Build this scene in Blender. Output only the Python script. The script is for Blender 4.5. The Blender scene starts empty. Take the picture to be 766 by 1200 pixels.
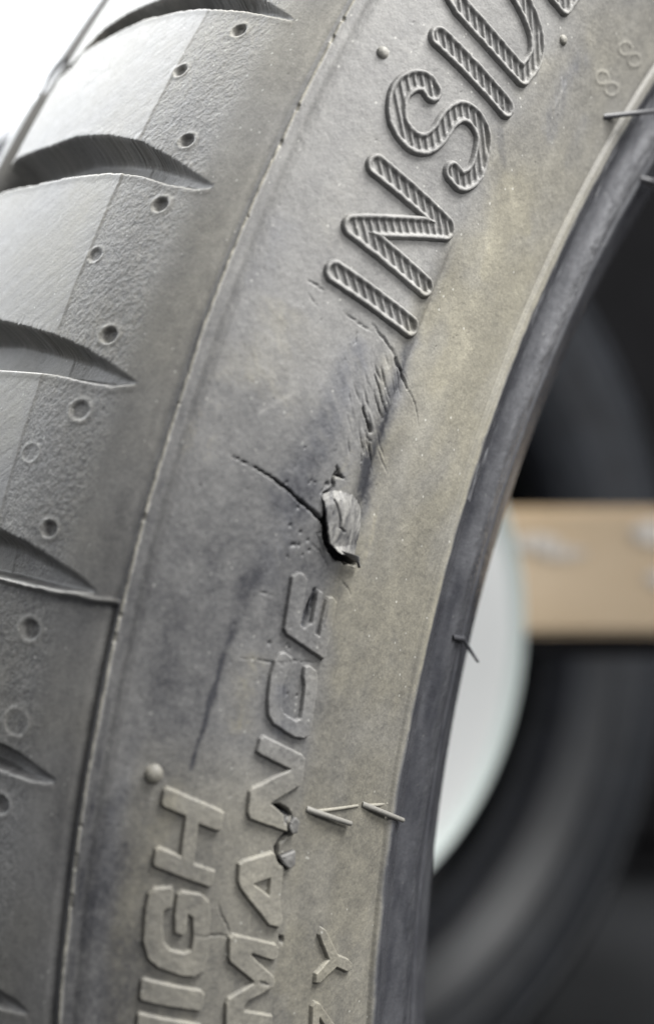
import bpy, math, random
import numpy as np
from mathutils import Matrix, Vector

random.seed(4)
rng = np.random.default_rng(7)
scene = bpy.context.scene
COL = scene.collection

# ------------------------------------------------------------------ camera
EYE = Vector((0.0, 0.0, 0.4135))
cam_d = bpy.data.cameras.new("camera")
cam = bpy.data.objects.new("camera", cam_d)
COL.objects.link(cam)
cam.location = EYE
cam.rotation_euler = (math.radians(90), 0, 0)
cam_d.sensor_fit = 'VERTICAL'
cam_d.sensor_height = 36.0
cam_d.lens = 36.0 * 1566.04 / 1200.0
cam_d.clip_start = 0.02
cam_d.clip_end = 60.0
cam_d.dof.use_dof = True
cam_d.dof.focus_distance = 0.212
cam_d.dof.aperture_fstop = 8.5
scene.camera = cam

# ------------------------------------------------------------------ room light
world = bpy.data.worlds.new("World")
scene.world = world
world.use_nodes = True
wb = world.node_tree.nodes["Background"]
wb.inputs[0].default_value = (0.96, 0.97, 1.0, 1)
wb.inputs[1].default_value = 0.32

def area_light(name, loc, target, sx, sy, power, col):
    d = bpy.data.lights.new(name, 'AREA')
    d.shape = 'RECTANGLE'; d.size = sx; d.size_y = sy; d.energy = power; d.color = col
    o = bpy.data.objects.new(name, d); COL.objects.link(o)
    o.location = loc
    o.rotation_euler = (Vector(target) - Vector(loc)).to_track_quat('-Z', 'Y').to_euler()
    return o

area_light("ceiling_light_panel", (0.62, 0.02, 1.35), (-0.08, 0.22, 0.45), 0.50, 0.40, 35, (1.0, 0.985, 0.955))
area_light("added_front_fill", (1.5, -1.5, 1.75), (0.0, 0.5, 0.4), 0.8, 0.6, 48, (1.0, 0.99, 0.97))  # added fill, brightens the disc and carton through the wheel opening
area_light("added_wall_wash", (-1.5, 1.9, 2.5), (-0.7, 2.6, 0.9), 1.4, 0.8, 130, (0.96, 0.98, 1.0))  # added wall wash, drives the wall to white and gives the tread sheen
area_light("window_light", (-1.5, 1.1, 1.35), (-0.1, 0.25, 0.5), 1.1, 0.9, 24, (0.94, 0.97, 1.0))

scene.view_settings.view_transform = 'Standard'
scene.view_settings.look = 'None'
scene.view_settings.exposure = 0.0
scene.view_settings.gamma = 1.0


PROF=[(-.020,.300),(-.012,.3125),(0,.3225),(.012,.3283),(.022,.3314),(.032,.3330),(.040,.3338),(.052,.3342),(.066,.3336),(.080,.3320),
 (.092,.3300),(.100,.3280),(.108,.3255),(.1156,.3213),(.1188,.316),(.1213,.308),(.1223,.298),(.1219,.288),(.1202,.278),(.1175,.268),
 (.1165,.2645),(.1150,.261),(.1122,.256),(.1080,.250),(.1030,.244),(.0972,.2385),(.0914,.2342),(.0880,.2325),(.0850,.2340)]
IA=13
def profile_table():
    p=np.array(PROF)
    pp=np.vstack([2*p[0]-p[1],p,2*p[-1]-p[-2]])
    out=[];
    for i in range(len(p)-1):
        a,b,c,d=pp[i:i+4];t=np.linspace(0,1,40,endpoint=False)[:,None]
        m1=(c-a)/2;m2=(d-b)/2
        out.append((2*t**3-3*t**2+1)*b+(t**3-2*t**2+t)*m1+(-2*t**3+3*t**2)*c+(t**3-t**2)*m2)
    q=np.vstack(out+[p[-1:]])
    s=np.concatenate([[0],np.cumsum(np.linalg.norm(np.diff(q,axis=0),axis=1))]);s-=s[IA*40]
    su=np.arange(s[0],s[-1],.00025)
    q=np.stack([np.interp(su,s,q[:,0]),np.interp(su,s,q[:,1])],1)
    k=np.ones(13)/13
    qs=np.stack([np.convolve(np.pad(q[:,i],6,'edge'),k,'valid') for i in (0,1)],1)
    qs[:6]=q[:6];qs[-6:]=q[-6:]
    t=np.gradient(qs,axis=0);t/=np.linalg.norm(t,axis=1)[:,None]
    return su,qs,np.stack([-t[:,1],t[:,0]],1)   # outward normal (z,R)
SU,PQ,PN=profile_table()
XR=.295
def point(X,S,H=0):
    """X arc mm, S profile mm (0 at seam, + towards bead), H height mm"""
    s=S/1000;z=np.interp(s,SU,PQ[:,0]);R=np.interp(s,SU,PQ[:,1]);nz=np.interp(s,SU,PN[:,0]);nr=np.interp(s,SU,PN[:,1])
    z=z+nz*H/1000;R=R+nr*H/1000;a=np.pi+X/1000/XR
    return np.stack([R*np.cos(a),R*np.sin(a),z],-1)
# moulded and worn details, in millimetres round (X) and across (S) the tyre face
OUTLINE = [('I',[[(-30.59,15.1),(-29.58,30.49)]]),('N',[[(-47.83,14.53),(-46.84,29.72),(-46.42,29.97),(-37.91,14.91),(-36.47,30.38)]]),('S',[[(-62.94,17.24),(-63.03,16.95),(-63.14,16.66),(-63.25,16.36),(-63.34,16.07),(-63.37,15.78),(-63.34,15.48),(-63.22,15.16),(-63.05,14.82),(-62.83,14.48),(-62.58,14.15),(-62.28,13.86),(-61.95,13.61),(-61.58,13.39),(-61.16,13.18),(-60.7,12.99),(-60.21,12.86),(-59.71,12.79),(-59.2,12.81),(-58.64,12.91),(-58.02,13.1),(-57.39,13.36),(-56.77,13.66),(-56.21,14.01),(-55.75,14.38),(-55.38,14.81),(-55.08,15.31),(-54.83,15.85),(-54.64,16.41),(-54.52,16.95),(-54.45,17.46),(-54.44,17.93),(-54.5,18.41),(-54.61,18.86),(-54.78,19.3),(-55.0,19.7),(-55.27,20.06),(-55.59,20.37),(-55.98,20.65),(-56.41,20.89),(-56.88,21.09),(-57.38,21.28),(-57.9,21.45),(-58.47,21.58),(-59.09,21.66),(-59.75,21.72),(-60.4,21.77),(-61.01,21.85),(-61.55,21.97),(-62.04,22.13),(-62.49,22.31),(-62.9,22.52),(-63.28,22.75),(-63.61,23.01),(-63.88,23.31),(-64.11,23.65),(-64.29,24.02),(-64.43,24.44),(-64.52,24.87),(-64.57,25.31),(-64.56,25.76),(-64.5,26.23),(-64.39,26.73),(-64.24,27.24),(-64.03,27.75),(-63.77,28.21),(-63.46,28.62),(-63.07,28.97),(-62.61,29.27),(-62.08,29.53),(-61.53,29.76),(-60.98,29.95),(-60.44,30.12),(-59.92,30.26),(-59.38,30.38),(-58.83,30.46),(-58.3,30.5),(-57.78,30.49),(-57.29,30.42),(-56.8,30.28),(-56.31,30.08),(-55.83,29.83),(-55.4,29.55),(-55.05,29.24),(-54.79,28.92),(-54.65,28.58),(-54.61,28.21),(-54.64,27.82),(-54.71,27.41),(-54.78,27.01),(-54.82,26.63)]]),('I',[[(-70.76,14.13),(-70.3,30.12)]]),('D',[[(-77.21,14.83),(-77.0,17.2),(-76.87,19.63),(-76.79,22.1),(-76.75,24.56),(-76.76,27.07),(-76.85,29.65),(-77.01,30.02),(-78.14,30.19),(-79.29,30.4),(-80.4,30.51),(-81.42,30.38),(-82.33,29.99),(-83.16,29.4),(-83.9,28.64),(-84.56,27.7),(-85.14,26.53),(-85.65,25.15),(-86.1,23.71),(-86.45,22.38),(-86.73,21.16),(-86.93,19.99),(-87.03,18.86),(-87.01,17.77),(-86.87,16.69),(-86.63,15.63),(-86.26,14.65),(-85.73,13.82),(-84.94,13.12),(-83.95,12.53),(-82.89,12.07),(-81.93,11.76),(-81.05,11.6),(-80.18,11.58),(-79.38,11.71),(-78.7,12.0),(-78.19,12.52),(-77.83,13.25),(-77.53,14.06),(-77.21,14.83)]]),('E',[[(-91.82,19.55),(-92.8,29.98),(-98.19,30.24)]])]
HATCH = [(-35.07,18.81),(-34.22,19.58)]
SOLID = [('H',[(44.48,11.17),(47.06,19.56),(47.47,20.18),(49.71,20.01),(49.82,19.43),(48.84,16.39),(54.51,16.52),(55.66,20.09),(57.46,19.87),(57.71,19.42),(54.87,10.96),(54.37,10.68),(52.76,10.77),(52.48,11.21),(53.6,14.58),(47.99,14.44),(46.88,10.93),(46.5,10.65),(44.78,10.73)],[]),('G',[(57.94,11.28),(57.69,13.68),(58.27,14.07),(60.35,14.14),(60.8,12.97),(62.64,12.94),(65.19,13.41),(66.28,14.44),(66.89,16.65),(66.5,17.77),(64.85,17.92),(61.86,17.44),(61.24,16.52),(63.88,16.58),(64.33,16.24),(63.98,15.07),(61.47,14.71),(58.62,14.8),(58.28,15.38),(58.82,18.29),(59.95,19.64),(61.72,20.13),(67.45,20.39),(69.69,19.94),(70.25,18.47),(69.79,16.17),(68.53,13.07),(67.2,11.49),(65.13,10.69),(60.58,10.41),(58.64,10.65)],[]),('I',[(70.06,11.16),(72.44,19.8),(73.0,20.38),(75.02,20.15),(75.19,19.63),(72.93,11.17),(72.45,10.83),(70.27,10.83)],[]),('H',[(74.64,10.94),(77.31,20.06),(77.89,20.63),(79.91,20.37),(78.98,16.77),(84.94,16.71),(84.39,13.21),(77.6,13.2),(77.06,11.0),(76.58,10.73),(74.85,10.72)],[]),('E',[(12.87,23.56),(12.05,24.39),(12.09,25.38),(12.71,26.24),(19.45,26.89),(19.68,27.63),(18.82,28.85),(14.38,28.56),(13.79,28.73),(13.97,29.6),(20.2,29.83),(20.51,30.74),(14.97,30.62),(14.46,30.82),(14.27,31.73),(14.91,32.73),(23.08,33.04),(23.79,32.63),(21.17,24.82),(20.48,24.25)],[]),('C',[(24.05,24.57),(23.75,25.35),(24.33,26.8),(25.33,27.28),(26.79,26.46),(28.79,26.2),(31.62,26.67),(32.58,27.33),(33.44,29.75),(33.1,30.47),(31.91,30.53),(28.3,30.19),(26.93,29.49),(25.3,29.4),(25.0,30.24),(25.63,31.7),(27.11,32.46),(33.54,33.03),(35.4,32.88),(36.07,31.75),(35.94,30.11),(34.31,25.91),(33.11,24.69),(30.81,24.05),(27.35,23.73),(25.21,23.92)],[]),('N',[(36.2,24.67),(38.59,32.18),(39.06,32.75),(42.49,33.02),(43.07,32.57),(45.53,28.07),(45.97,27.59),(46.47,28.45),(47.43,30.04),(48.2,32.55),(48.7,32.85),(50.4,32.54),(49.77,30.46),(48.06,24.62),(47.29,24.13),(44.29,23.94),(43.74,24.29),(40.76,30.56),(38.76,24.67),(38.42,24.04),(36.63,24.21)],[]),('A',[(54.28,24.59),(53.25,29.31),(53.49,29.76),(54.54,30.35),(55.43,31.76),(60.59,31.82),(63.94,32.85),(64.66,32.23),(64.1,30.47),(58.11,24.64),(57.21,24.13),(54.7,23.89)],[(57.67,26.51),(56.88,29.74),(59.82,29.76)]),('M',[(64.86,24.25),(67.28,31.98),(67.94,32.55),(69.42,32.36),(69.53,31.67),(67.94,27.82),(68.22,27.45),(72.26,32.1),(73.14,32.47),(73.77,32.1),(75.09,27.59),(75.68,27.12),(76.6,27.26),(78.23,32.34),(80.87,32.4),(79.11,24.32),(74.83,24.12),(74.16,24.44),(72.66,28.57),(72.21,28.52),(68.81,24.31),(68.22,23.93),(65.26,23.79)],[]),('Y',[(66.31,41.22),(66.85,42.14),(71.56,45.54),(73.0,48.32),(73.9,49.29),(74.9,49.12),(74.91,48.16),(73.43,45.4),(75.18,41.77),(74.97,40.91),(73.62,40.94),(71.88,43.63),(67.22,40.84)],[]),('Z',[(78.22,41.05),(78.75,42.1),(81.36,44.21),(85.93,47.99),(86.21,46.34),(83.2,44.0),(80.74,42.1),(84.58,42.38),(84.11,40.84),(78.84,40.61)],[])]
FAINT = [[(-95.06,49.52),(-94.57,48.64),(-93.77,47.85),(-92.85,47.35),(-92.07,47.26),(-91.61,47.62),(-91.61,48.33),(-92.07,49.2),(-92.88,50.02),(-93.82,50.54),(-94.63,50.62),(-95.09,50.25),(-95.06,49.52)],[(-93.99,45.97),(-93.56,45.14),(-92.81,44.4),(-91.94,43.93),(-91.18,43.85),(-90.71,44.19),(-90.68,44.85),(-91.08,45.67),(-91.84,46.44),(-92.74,46.94),(-93.52,47.02),(-93.98,46.66),(-93.99,45.97)],[(-104.14,50.56),(-103.59,49.68),(-102.71,48.9),(-101.75,48.42),(-100.94,48.36),(-100.5,48.74),(-100.55,49.46),(-101.08,50.35),(-101.96,51.15),(-102.95,51.65),(-103.78,51.71),(-104.22,51.31),(-104.14,50.56)],[(-102.8,46.96),(-102.3,46.13),(-101.48,45.39),(-100.57,44.93),(-99.78,44.88),(-99.33,45.24),(-99.34,45.92),(-99.82,46.76),(-100.65,47.52),(-101.6,48.0),(-102.4,48.05),(-102.84,47.67),(-102.8,46.96)],[(-78.43,39.26),(-83.61,38.96)],[(-79.01,40.65),(-83.59,37.4)]]
SEAMLINE = [(22.6,-25.24),(22.69,-16.82),(22.51,-10.27),(22.03,-0.49)]
GROOVE = [([(-64.03,-73.2),(-66.37,-70.36),(-69.47,-66.15),(-70.85,-58.47),(-71.5,-47.51),(-71.28,-34.74),(-68.27,-19.44),(-63.76,-8.52)],[(-62.65,-71.32),(-65.45,-70.31),(-66.59,-58.46),(-67.65,-49.19),(-67.54,-38.67),(-66.9,-31.01),(-65.24,-19.21),(-63.32,-8.26)]),([(-41.68,-77.98),(-44.91,-74.63),(-44.87,-59.1),(-45.49,-50.29),(-44.8,-40.07),(-42.96,-28.88),(-40.01,-19.39),(-36.27,-8.46)],[(-38.15,-73.46),(-37.58,-56.73),(-37.91,-43.09),(-37.78,-31.14),(-37.12,-24.57),(-35.66,-16.6),(-35.16,-10.72),(-35.54,-7.74)]),([(-14.17,-48.79),(-13.24,-39.53),(-12.12,-29.86),(-10.6,-21.14),(-8.75,-14.24),(-7.04,-8.41)],[(-6.43,-42.7),(-6.48,-27.37),(-5.95,-18.56),(-5.72,-12.66),(-6.51,-7.85)]),([(15.97,-28.53),(16.8,-21.36),(18.14,-14.79),(19.43,-8.83),(20.83,-5.01)],[(22.26,-25.4),(22.26,-17.0),(22.08,-10.42),(21.37,-4.84)]),([(43.53,-17.4),(43.97,-13.31),(44.88,-9.44),(45.74,-5.99)],[(46.84,-16.44),(47.0,-10.64),(46.42,-5.52)]),([(74.77,-10.96),(75.01,-8.34),(75.82,-6.16)],[(76.96,-10.73),(76.4,-5.79)])]
DIMPLE = [(-61.79,-18.7,1.36,0),(-55.18,-27.81,1.28,0),(-42.82,-17.55,1.36,0),(-32.55,-16.95,1.44,0),(-24.49,-27.39,1.28,1),(-12.78,-16.83,1.52,0),(-1.88,-17.59,1.68,1),(4.96,-26.08,1.44,2),(14.56,-16.73,1.44,0),(28.04,-16.5,1.76,0),(40.33,-15.39,1.92,2),(51.22,-15.86,1.6,0)]
NUB = [(-63.31,7.7,1.0),(42.9,8.98,1.35),(-88.51,33.6,0.9)]
CRACK = [([(-0.69,9.42),(-0.59,10.08),(-0.5,10.74),(-0.41,11.41),(-0.34,12.08),(-0.27,12.76),(-0.18,13.43),(-0.07,14.08),(0.05,14.72),(0.18,15.37),(0.34,16.04),(0.51,16.72),(0.69,17.41),(0.88,18.12),(1.07,18.84),(1.29,19.54),(1.53,20.22),(1.8,20.88),(2.07,21.59),(2.32,22.39),(2.57,23.25),(2.84,24.09),(3.15,24.91),(3.49,25.72),(3.84,26.54)],0.016,0.224,1.5),([(-26.67,24.21),(-26.55,24.49),(-26.44,24.76),(-26.31,25.06),(-26.16,25.4),(-25.99,25.76),(-25.84,26.12),(-25.73,26.49),(-25.65,26.87),(-25.54,27.25),(-25.39,27.62),(-25.2,27.99),(-25.03,28.36),(-24.88,28.75),(-24.74,29.15),(-24.58,29.52),(-24.36,29.83),(-24.11,30.12),(-23.86,30.4)],0.128,0.192,0.31),([(-23.86,30.4),(-23.6,30.67),(-23.34,30.93),(-23.12,31.21),(-22.96,31.51),(-22.83,31.82),(-22.66,32.18),(-22.38,32.63),(-22.04,33.14),(-21.72,33.6),(-21.42,33.99),(-21.12,34.33),(-20.83,34.68)],0.24,0.176,0.56),([(-20.83,34.68),(-20.59,35.25),(-20.36,35.82),(-20.08,36.36),(-19.78,36.83),(-19.44,37.27),(-18.95,37.77),(-18.25,38.41),(-17.4,39.13),(-16.55,39.85)],0.16,0.048,0.19),([(-19.86,27.58),(-19.43,28.13),(-18.99,28.68),(-18.57,29.16),(-18.17,29.53),(-17.78,29.83),(-17.43,30.11),(-17.15,30.37),(-16.92,30.61),(-16.65,30.9),(-16.32,31.27),(-15.96,31.69),(-15.6,32.12)],0.08,0.064,0.5),([(-14.48,27.55),(-14.18,27.8),(-13.89,28.05),(-13.6,28.34),(-13.31,28.68),(-13.02,29.06),(-12.72,29.41),(-12.41,29.73),(-12.09,30.03),(-11.77,30.33)],0.112,0.272,1.3),([(-21.32,28.35),(-21.18,28.49),(-21.05,28.63),(-20.78,28.88),(-20.31,29.31),(-19.71,29.84),(-19.11,30.38)],0.176,0.08,0.37),([(-17.59,28.45),(-17.11,28.91),(-16.62,29.37),(-16.18,29.79),(-15.83,30.14),(-15.54,30.46),(-15.27,30.78),(-14.99,31.11),(-14.72,31.45),(-14.46,31.79)],0.096,0.096,0.37),([(-10.13,28.89),(-9.79,29.17),(-9.45,29.44),(-9.13,29.69),(-8.83,29.91),(-8.54,30.09),(-8.26,30.28)],0.112,0.112,0.37),([(-10.14,30.65),(-9.8,30.83),(-9.45,31.01),(-9.05,31.25),(-8.56,31.57),(-8.02,31.95),(-7.48,32.34)],0.128,0.096,0.37),([(-24.3,22.07),(-23.99,22.16),(-23.67,22.26),(-23.35,22.34),(-23.01,22.39),(-22.67,22.43),(-22.33,22.47)],0.096,0.064,0.25),([(-11.41,29.4),(-11.12,29.65),(-10.83,29.91),(-10.61,30.16),(-10.51,30.42),(-10.47,30.69),(-10.43,30.96)],0.112,0.112,0.31),([(-23.81,30.28),(-23.41,30.57),(-23.02,30.85),(-22.63,31.14),(-22.23,31.43),(-21.83,31.72),(-21.44,32.02)],0.096,0.064,0.25),([(-8.08,29.78),(-7.71,29.96),(-7.34,30.13),(-6.96,30.29),(-6.57,30.42),(-6.18,30.54),(-5.79,30.65)],0.08,0.08,0.25),([(25.87,18.39),(25.75,19.57),(25.64,20.78),(25.55,21.83),(25.53,22.6),(25.55,23.2),(25.5,23.91),(25.32,24.85),(25.07,25.9),(24.86,26.99),(24.75,28.12),(24.69,29.29),(24.6,30.34),(24.48,31.18),(24.34,31.9),(24.19,32.62)],0.048,0.048,0.22),([(60.1,21.42),(60.73,21.65),(61.36,21.87),(61.98,22.16),(62.56,22.56),(63.14,23.03),(63.71,23.43),(64.28,23.71),(64.84,23.93),(65.41,24.14)],0.064,0.048,0.31),([(64.48,18.11),(64.61,18.8),(64.74,19.49),(64.84,20.18),(64.87,20.86),(64.87,21.53),(64.9,22.14),(64.99,22.67),(65.12,23.14),(65.25,23.62)],0.112,0.08,0.31),([(62.3,27.47),(64.54,27.48)],0.064,0.064,0.19),([(49.46,31.7),(49.87,31.83),(50.29,31.96),(50.68,31.92),(51.04,31.58),(51.38,31.07),(51.73,30.69),(52.09,30.53),(52.46,30.48),(52.85,30.48),(53.28,30.48),(53.73,30.53),(54.14,30.64),(54.5,30.83),(54.82,31.08),(55.12,31.4),(55.37,31.82),(55.59,32.31),(55.82,32.8)],0.352,0.128,1.5),([(-3.64,27.11),(-4.71,26.14)],0.16,0.064,0.62),([(-3.38,26.33),(-3.43,26.68),(-3.47,27.03),(-3.49,27.39),(-3.43,27.78),(-3.35,28.19),(-3.26,28.6)],0.192,0.048,1.1),([(-3.78,26.49),(-3.32,26.37),(-2.85,26.26),(-2.47,26.23),(-2.23,26.38),(-2.07,26.61),(-1.88,26.76),(-1.61,26.74),(-1.31,26.65),(-1.01,26.55)],0.224,0.16,1.1),([(0.06,24.8),(-1.48,25.52)],0.096,0.192,0.37),([(-0.12,25.37),(-0.21,25.55),(-0.31,25.73),(-0.42,25.9),(-0.55,26.04),(-0.68,26.16),(-0.82,26.27)],0.224,0.192,1.2),([(-1.38,25.21),(-1.56,25.26),(-1.74,25.32),(-1.85,25.38),(-1.84,25.48),(-1.76,25.59),(-1.67,25.7)],0.176,0.176,0.56),([(7.6,25.9),(7.74,26.43),(7.88,26.97),(8.19,27.59),(8.79,28.35),(9.56,29.2),(10.35,30.06)],0.112,0.064,0.31),([(5.83,26.16),(6.38,26.72),(6.93,27.28),(7.46,27.78),(7.96,28.16),(8.44,28.47),(8.92,28.79)],0.096,0.192,0.37),([(11.2,32.39),(11.51,33.07),(11.82,33.75),(12.17,34.37),(12.59,34.89),(13.05,35.34),(13.51,35.8)],0.08,0.048,0.19),([(16.22,19.32),(16.29,21.66)],0.08,0.064,0.25),([(14.04,28.42),(15.0,28.28),(15.96,28.14),(16.88,28.01),(17.76,27.91),(18.6,27.82),(19.44,27.74)],0.352,0.32,1.2),([(15.38,30.91),(19.07,31.13)],0.192,0.224,0.5),([(-27.7,11.64),(-27.39,14.54)],0.064,0.096,0.25),([(-25.95,18.58),(-25.81,19.87),(-25.69,21.17),(-25.61,22.34),(-25.61,23.24),(-25.64,23.98),(-25.68,24.73)],0.064,0.096,0.25),([(-25.93,12.53),(-25.73,12.85),(-25.52,13.17),(-25.33,13.51),(-25.14,13.87),(-24.96,14.25),(-24.78,14.63)],0.064,0.064,0.15)]
HOLE = [([(-0.07,25.77),(-0.42,26.33),(2.48,28.25),(5.43,30.19),(6.91,32.56),(8.08,35.05),(8.77,35.15),(8.81,33.23),(8.75,30.88),(7.82,29.04),(6.21,27.27),(4.35,26.55),(3.01,26.43),(1.37,26.15)],2.8),([(46.25,28.6),(46.09,29.81),(46.9,31.73),(47.85,32.53),(48.65,31.81),(49.46,31.6),(48.83,30.67),(47.82,30.48)],3.0),([(66.22,32.68),(66.63,33.9),(67.8,33.9),(67.43,32.97)],1.2),([(72.26,29.41),(73.1,31.58),(73.61,31.2),(73.12,29.77)],1.0),([(29.65,27.45),(29.6,27.88),(30.04,27.99),(30.08,27.61)],0.7),([(29.47,29.08),(29.48,29.77),(29.94,29.77),(29.95,29.26)],0.9)]
SCUFF = [(13.79,17.61),(14.15,17.51),(14.49,17.41),(14.83,17.31),(15.19,17.21),(15.6,17.11),(16.07,17.03),(16.63,16.95),(17.27,16.89),(17.95,16.83),(18.65,16.77),(19.34,16.71),(20.0,16.63),(20.64,16.54),(21.27,16.44),(21.9,16.34),(22.52,16.23),(23.13,16.14),(23.71,16.05),(24.28,15.98),(24.81,15.92),(25.34,15.87),(25.86,15.83),(26.38,15.79),(26.92,15.75),(27.48,15.72),(28.07,15.69),(28.65,15.68),(29.23,15.66),(29.78,15.63),(30.3,15.59),(30.77,15.54),(31.22,15.48),(31.65,15.41),(32.06,15.34),(32.46,15.28),(32.85,15.23),(33.22,15.2),(33.56,15.18),(33.89,15.17),(34.23,15.16),(34.57,15.15),(34.94,15.12),(35.34,15.08),(35.78,15.03),(36.22,14.98),(36.66,14.92),(37.08,14.87),(37.46,14.81),(37.78,14.75),(38.07,14.69),(38.33,14.63),(38.58,14.56),(38.85,14.51),(39.14,14.46),(39.47,14.42),(39.82,14.38),(40.18,14.35),(40.55,14.32),(40.89,14.29),(41.22,14.27),(41.52,14.24),(41.8,14.23),(42.07,14.21),(42.34,14.2),(42.6,14.18),(42.87,14.17)]
STEP = [(-56.85,32.22),(-54.47,32.2),(-52.08,32.15),(-49.7,32.07),(-47.36,31.99),(-45.08,31.94),(-42.91,31.92),(-40.81,31.97),(-38.77,32.05),(-36.78,32.17),(-34.86,32.29),(-33.01,32.4),(-31.24,32.47),(-29.6,32.51),(-28.1,32.53),(-26.66,32.55),(-25.23,32.56),(-23.73,32.58),(-22.1,32.6),(-20.31,32.63),(-18.39,32.65),(-16.4,32.67),(-14.41,32.69),(-12.48,32.71),(-10.65,32.74),(-8.89,32.77),(-7.17,32.8),(-5.49,32.84),(-3.88,32.89),(-2.36,32.98),(-0.96,33.1),(0.3,33.28),(1.43,33.51),(2.47,33.78),(3.47,34.07),(4.48,34.35),(5.53,34.61)]
FLAP = {'left':[(-0.09,25.1),(0.28,25.25),(0.63,25.39),(1.01,25.54),(1.43,25.71),(1.92,25.9),(2.45,26.09),(3.01,26.3),(3.58,26.54),(4.2,26.8),(4.85,27.1),(5.48,27.4),(6.0,27.69),(6.37,27.96),(6.65,28.22),(6.87,28.49),(7.08,28.79),(7.27,29.11),(7.44,29.47),(7.59,29.83),(7.75,30.2)],'right':[(-1.1,26.95),(-1.29,27.75),(-1.5,28.57),(-1.66,29.38),(-1.69,30.11),(-1.55,30.77),(-1.3,31.38),(-0.95,31.92),(-0.55,32.39),(-0.09,32.77),(0.45,33.06),(1.03,33.3),(1.64,33.51),(2.28,33.72),(2.95,33.89),(3.65,34.03),(4.35,34.14),(5.05,34.19),(5.77,34.21),(6.49,34.2),(7.21,34.2)],'tip':[(6.85,32.54),(7.78,34.79),(8.82,35.26)],'crack':[(0.33,27.11),(1.59,28.09),(2.94,28.83),(3.93,29.0),(4.34,30.26)]}
FLAKE = [[(53.86,30.7),(53.0,33.47),(55.28,33.85),(55.82,32.8),(54.91,31.37)],[(48.85,31.59),(47.85,32.53),(48.57,33.4),(50.37,33.32),(50.57,32.31),(49.66,31.63)]]
HAIR = {'a':[(-88.58,51.02)],'a2':[(-101.05,60.37)],'b':[(-97.65,76.14)],'c':[(15.36,65.99)],'c2':[(14.94,74.32)],'d':[(46.87,35.16),(49.44,44.59)],'e':[(46.59,47.78),(50.36,59.94)],'r1':[(47.38,35.65),(46.8,46.66)],'r2':[(46.9,48.41),(47.04,55.19)]}
SCRATCH = [([(-14.67,25.12),(-13.33,25.95),(-12.04,26.91)],0.111,0.08),([(-14.28,28.66),(-13.07,29.68),(-11.94,30.92)],0.112,0.27),([(-11.34,28.65),(-9.69,29.78),(-8.1,31.13)],0.06,0.27),([(-17.72,26.11),(-15.92,27.62),(-14.23,29.47)],0.093,0.23),([(-9.28,26.61),(-8.06,27.31),(-6.87,28.12)],0.106,0.26),([(-11.39,27.74),(-10.38,28.64),(-9.44,29.75)],0.111,0.1),([(-9.79,31.0),(-7.8,32.22),(-5.85,33.62)],0.119,0.14),([(-21.63,26.47),(-20.03,27.63),(-18.51,28.99)],0.121,0.11),([(-17.22,29.4),(-15.69,30.45),(-14.21,31.67)],0.073,0.22),([(-22.56,31.37),(-20.7,32.72),(-18.91,34.27)],0.128,0.19),([(-15.7,24.25),(-14.93,24.74),(-14.2,25.3)],0.075,0.25),([(-17.34,24.36),(-16.12,25.51),(-15.01,26.95)],0.128,0.21),([(-13.03,27.14),(-11.33,28.13),(-9.67,29.26)],0.108,0.13),([(-12.17,31.95),(-10.59,33.26),(-9.09,34.86)],0.099,0.1),([(-22.08,26.44),(-20.84,27.49),(-19.69,28.77)],0.114,0.14),([(-12.61,25.15),(-11.73,25.91),(-10.92,26.85)],0.087,0.14),([(-17.29,26.87),(-15.94,27.71),(-14.63,28.67)],0.098,0.26),([(-10.61,32.29),(-8.72,34.15),(-6.96,36.55)],0.112,0.24),([(-21.16,30.76),(-19.86,31.79),(-18.63,33.01)],0.078,0.18),([(-12.04,28.75),(-10.52,29.68),(-9.03,30.75)],0.091,0.14),([(-23.75,28.17),(-22.92,28.89),(-22.15,29.75)],0.088,0.2),([(-20.04,25.49),(-18.11,26.83),(-16.25,28.39)],0.07,0.11),([(-19.55,25.79),(-18.3,27.06),(-17.19,28.68)],0.069,0.15),([(-24.13,31.62),(-22.89,33.02),(-21.8,34.78)],0.064,0.19),([(-8.65,28.48),(-6.69,30.0),(-4.83,31.86)],0.061,0.06),([(-8.02,31.58),(-7.05,32.42),(-6.15,33.45)],0.088,0.11),([(-19.59,30.05),(-18.51,31.12),(-17.53,32.45)],0.095,0.23),([(-21.53,26.93),(-20.4,28.09),(-19.39,29.55)],0.1,0.27),([(-12.16,31.6),(-10.33,33.25),(-8.62,35.33)],0.098,0.18),([(-19.12,29.81),(-17.62,31.17),(-16.23,32.84)],0.115,0.16),([(-12.47,25.29),(-10.7,26.74),(-9.03,28.53)],0.105,0.14),([(-10.28,29.94),(-9.56,30.63),(-8.9,31.49)],0.121,0.27),([(-16.32,26.39),(-14.73,27.42),(-13.19,28.59)],0.094,0.2)]
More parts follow.
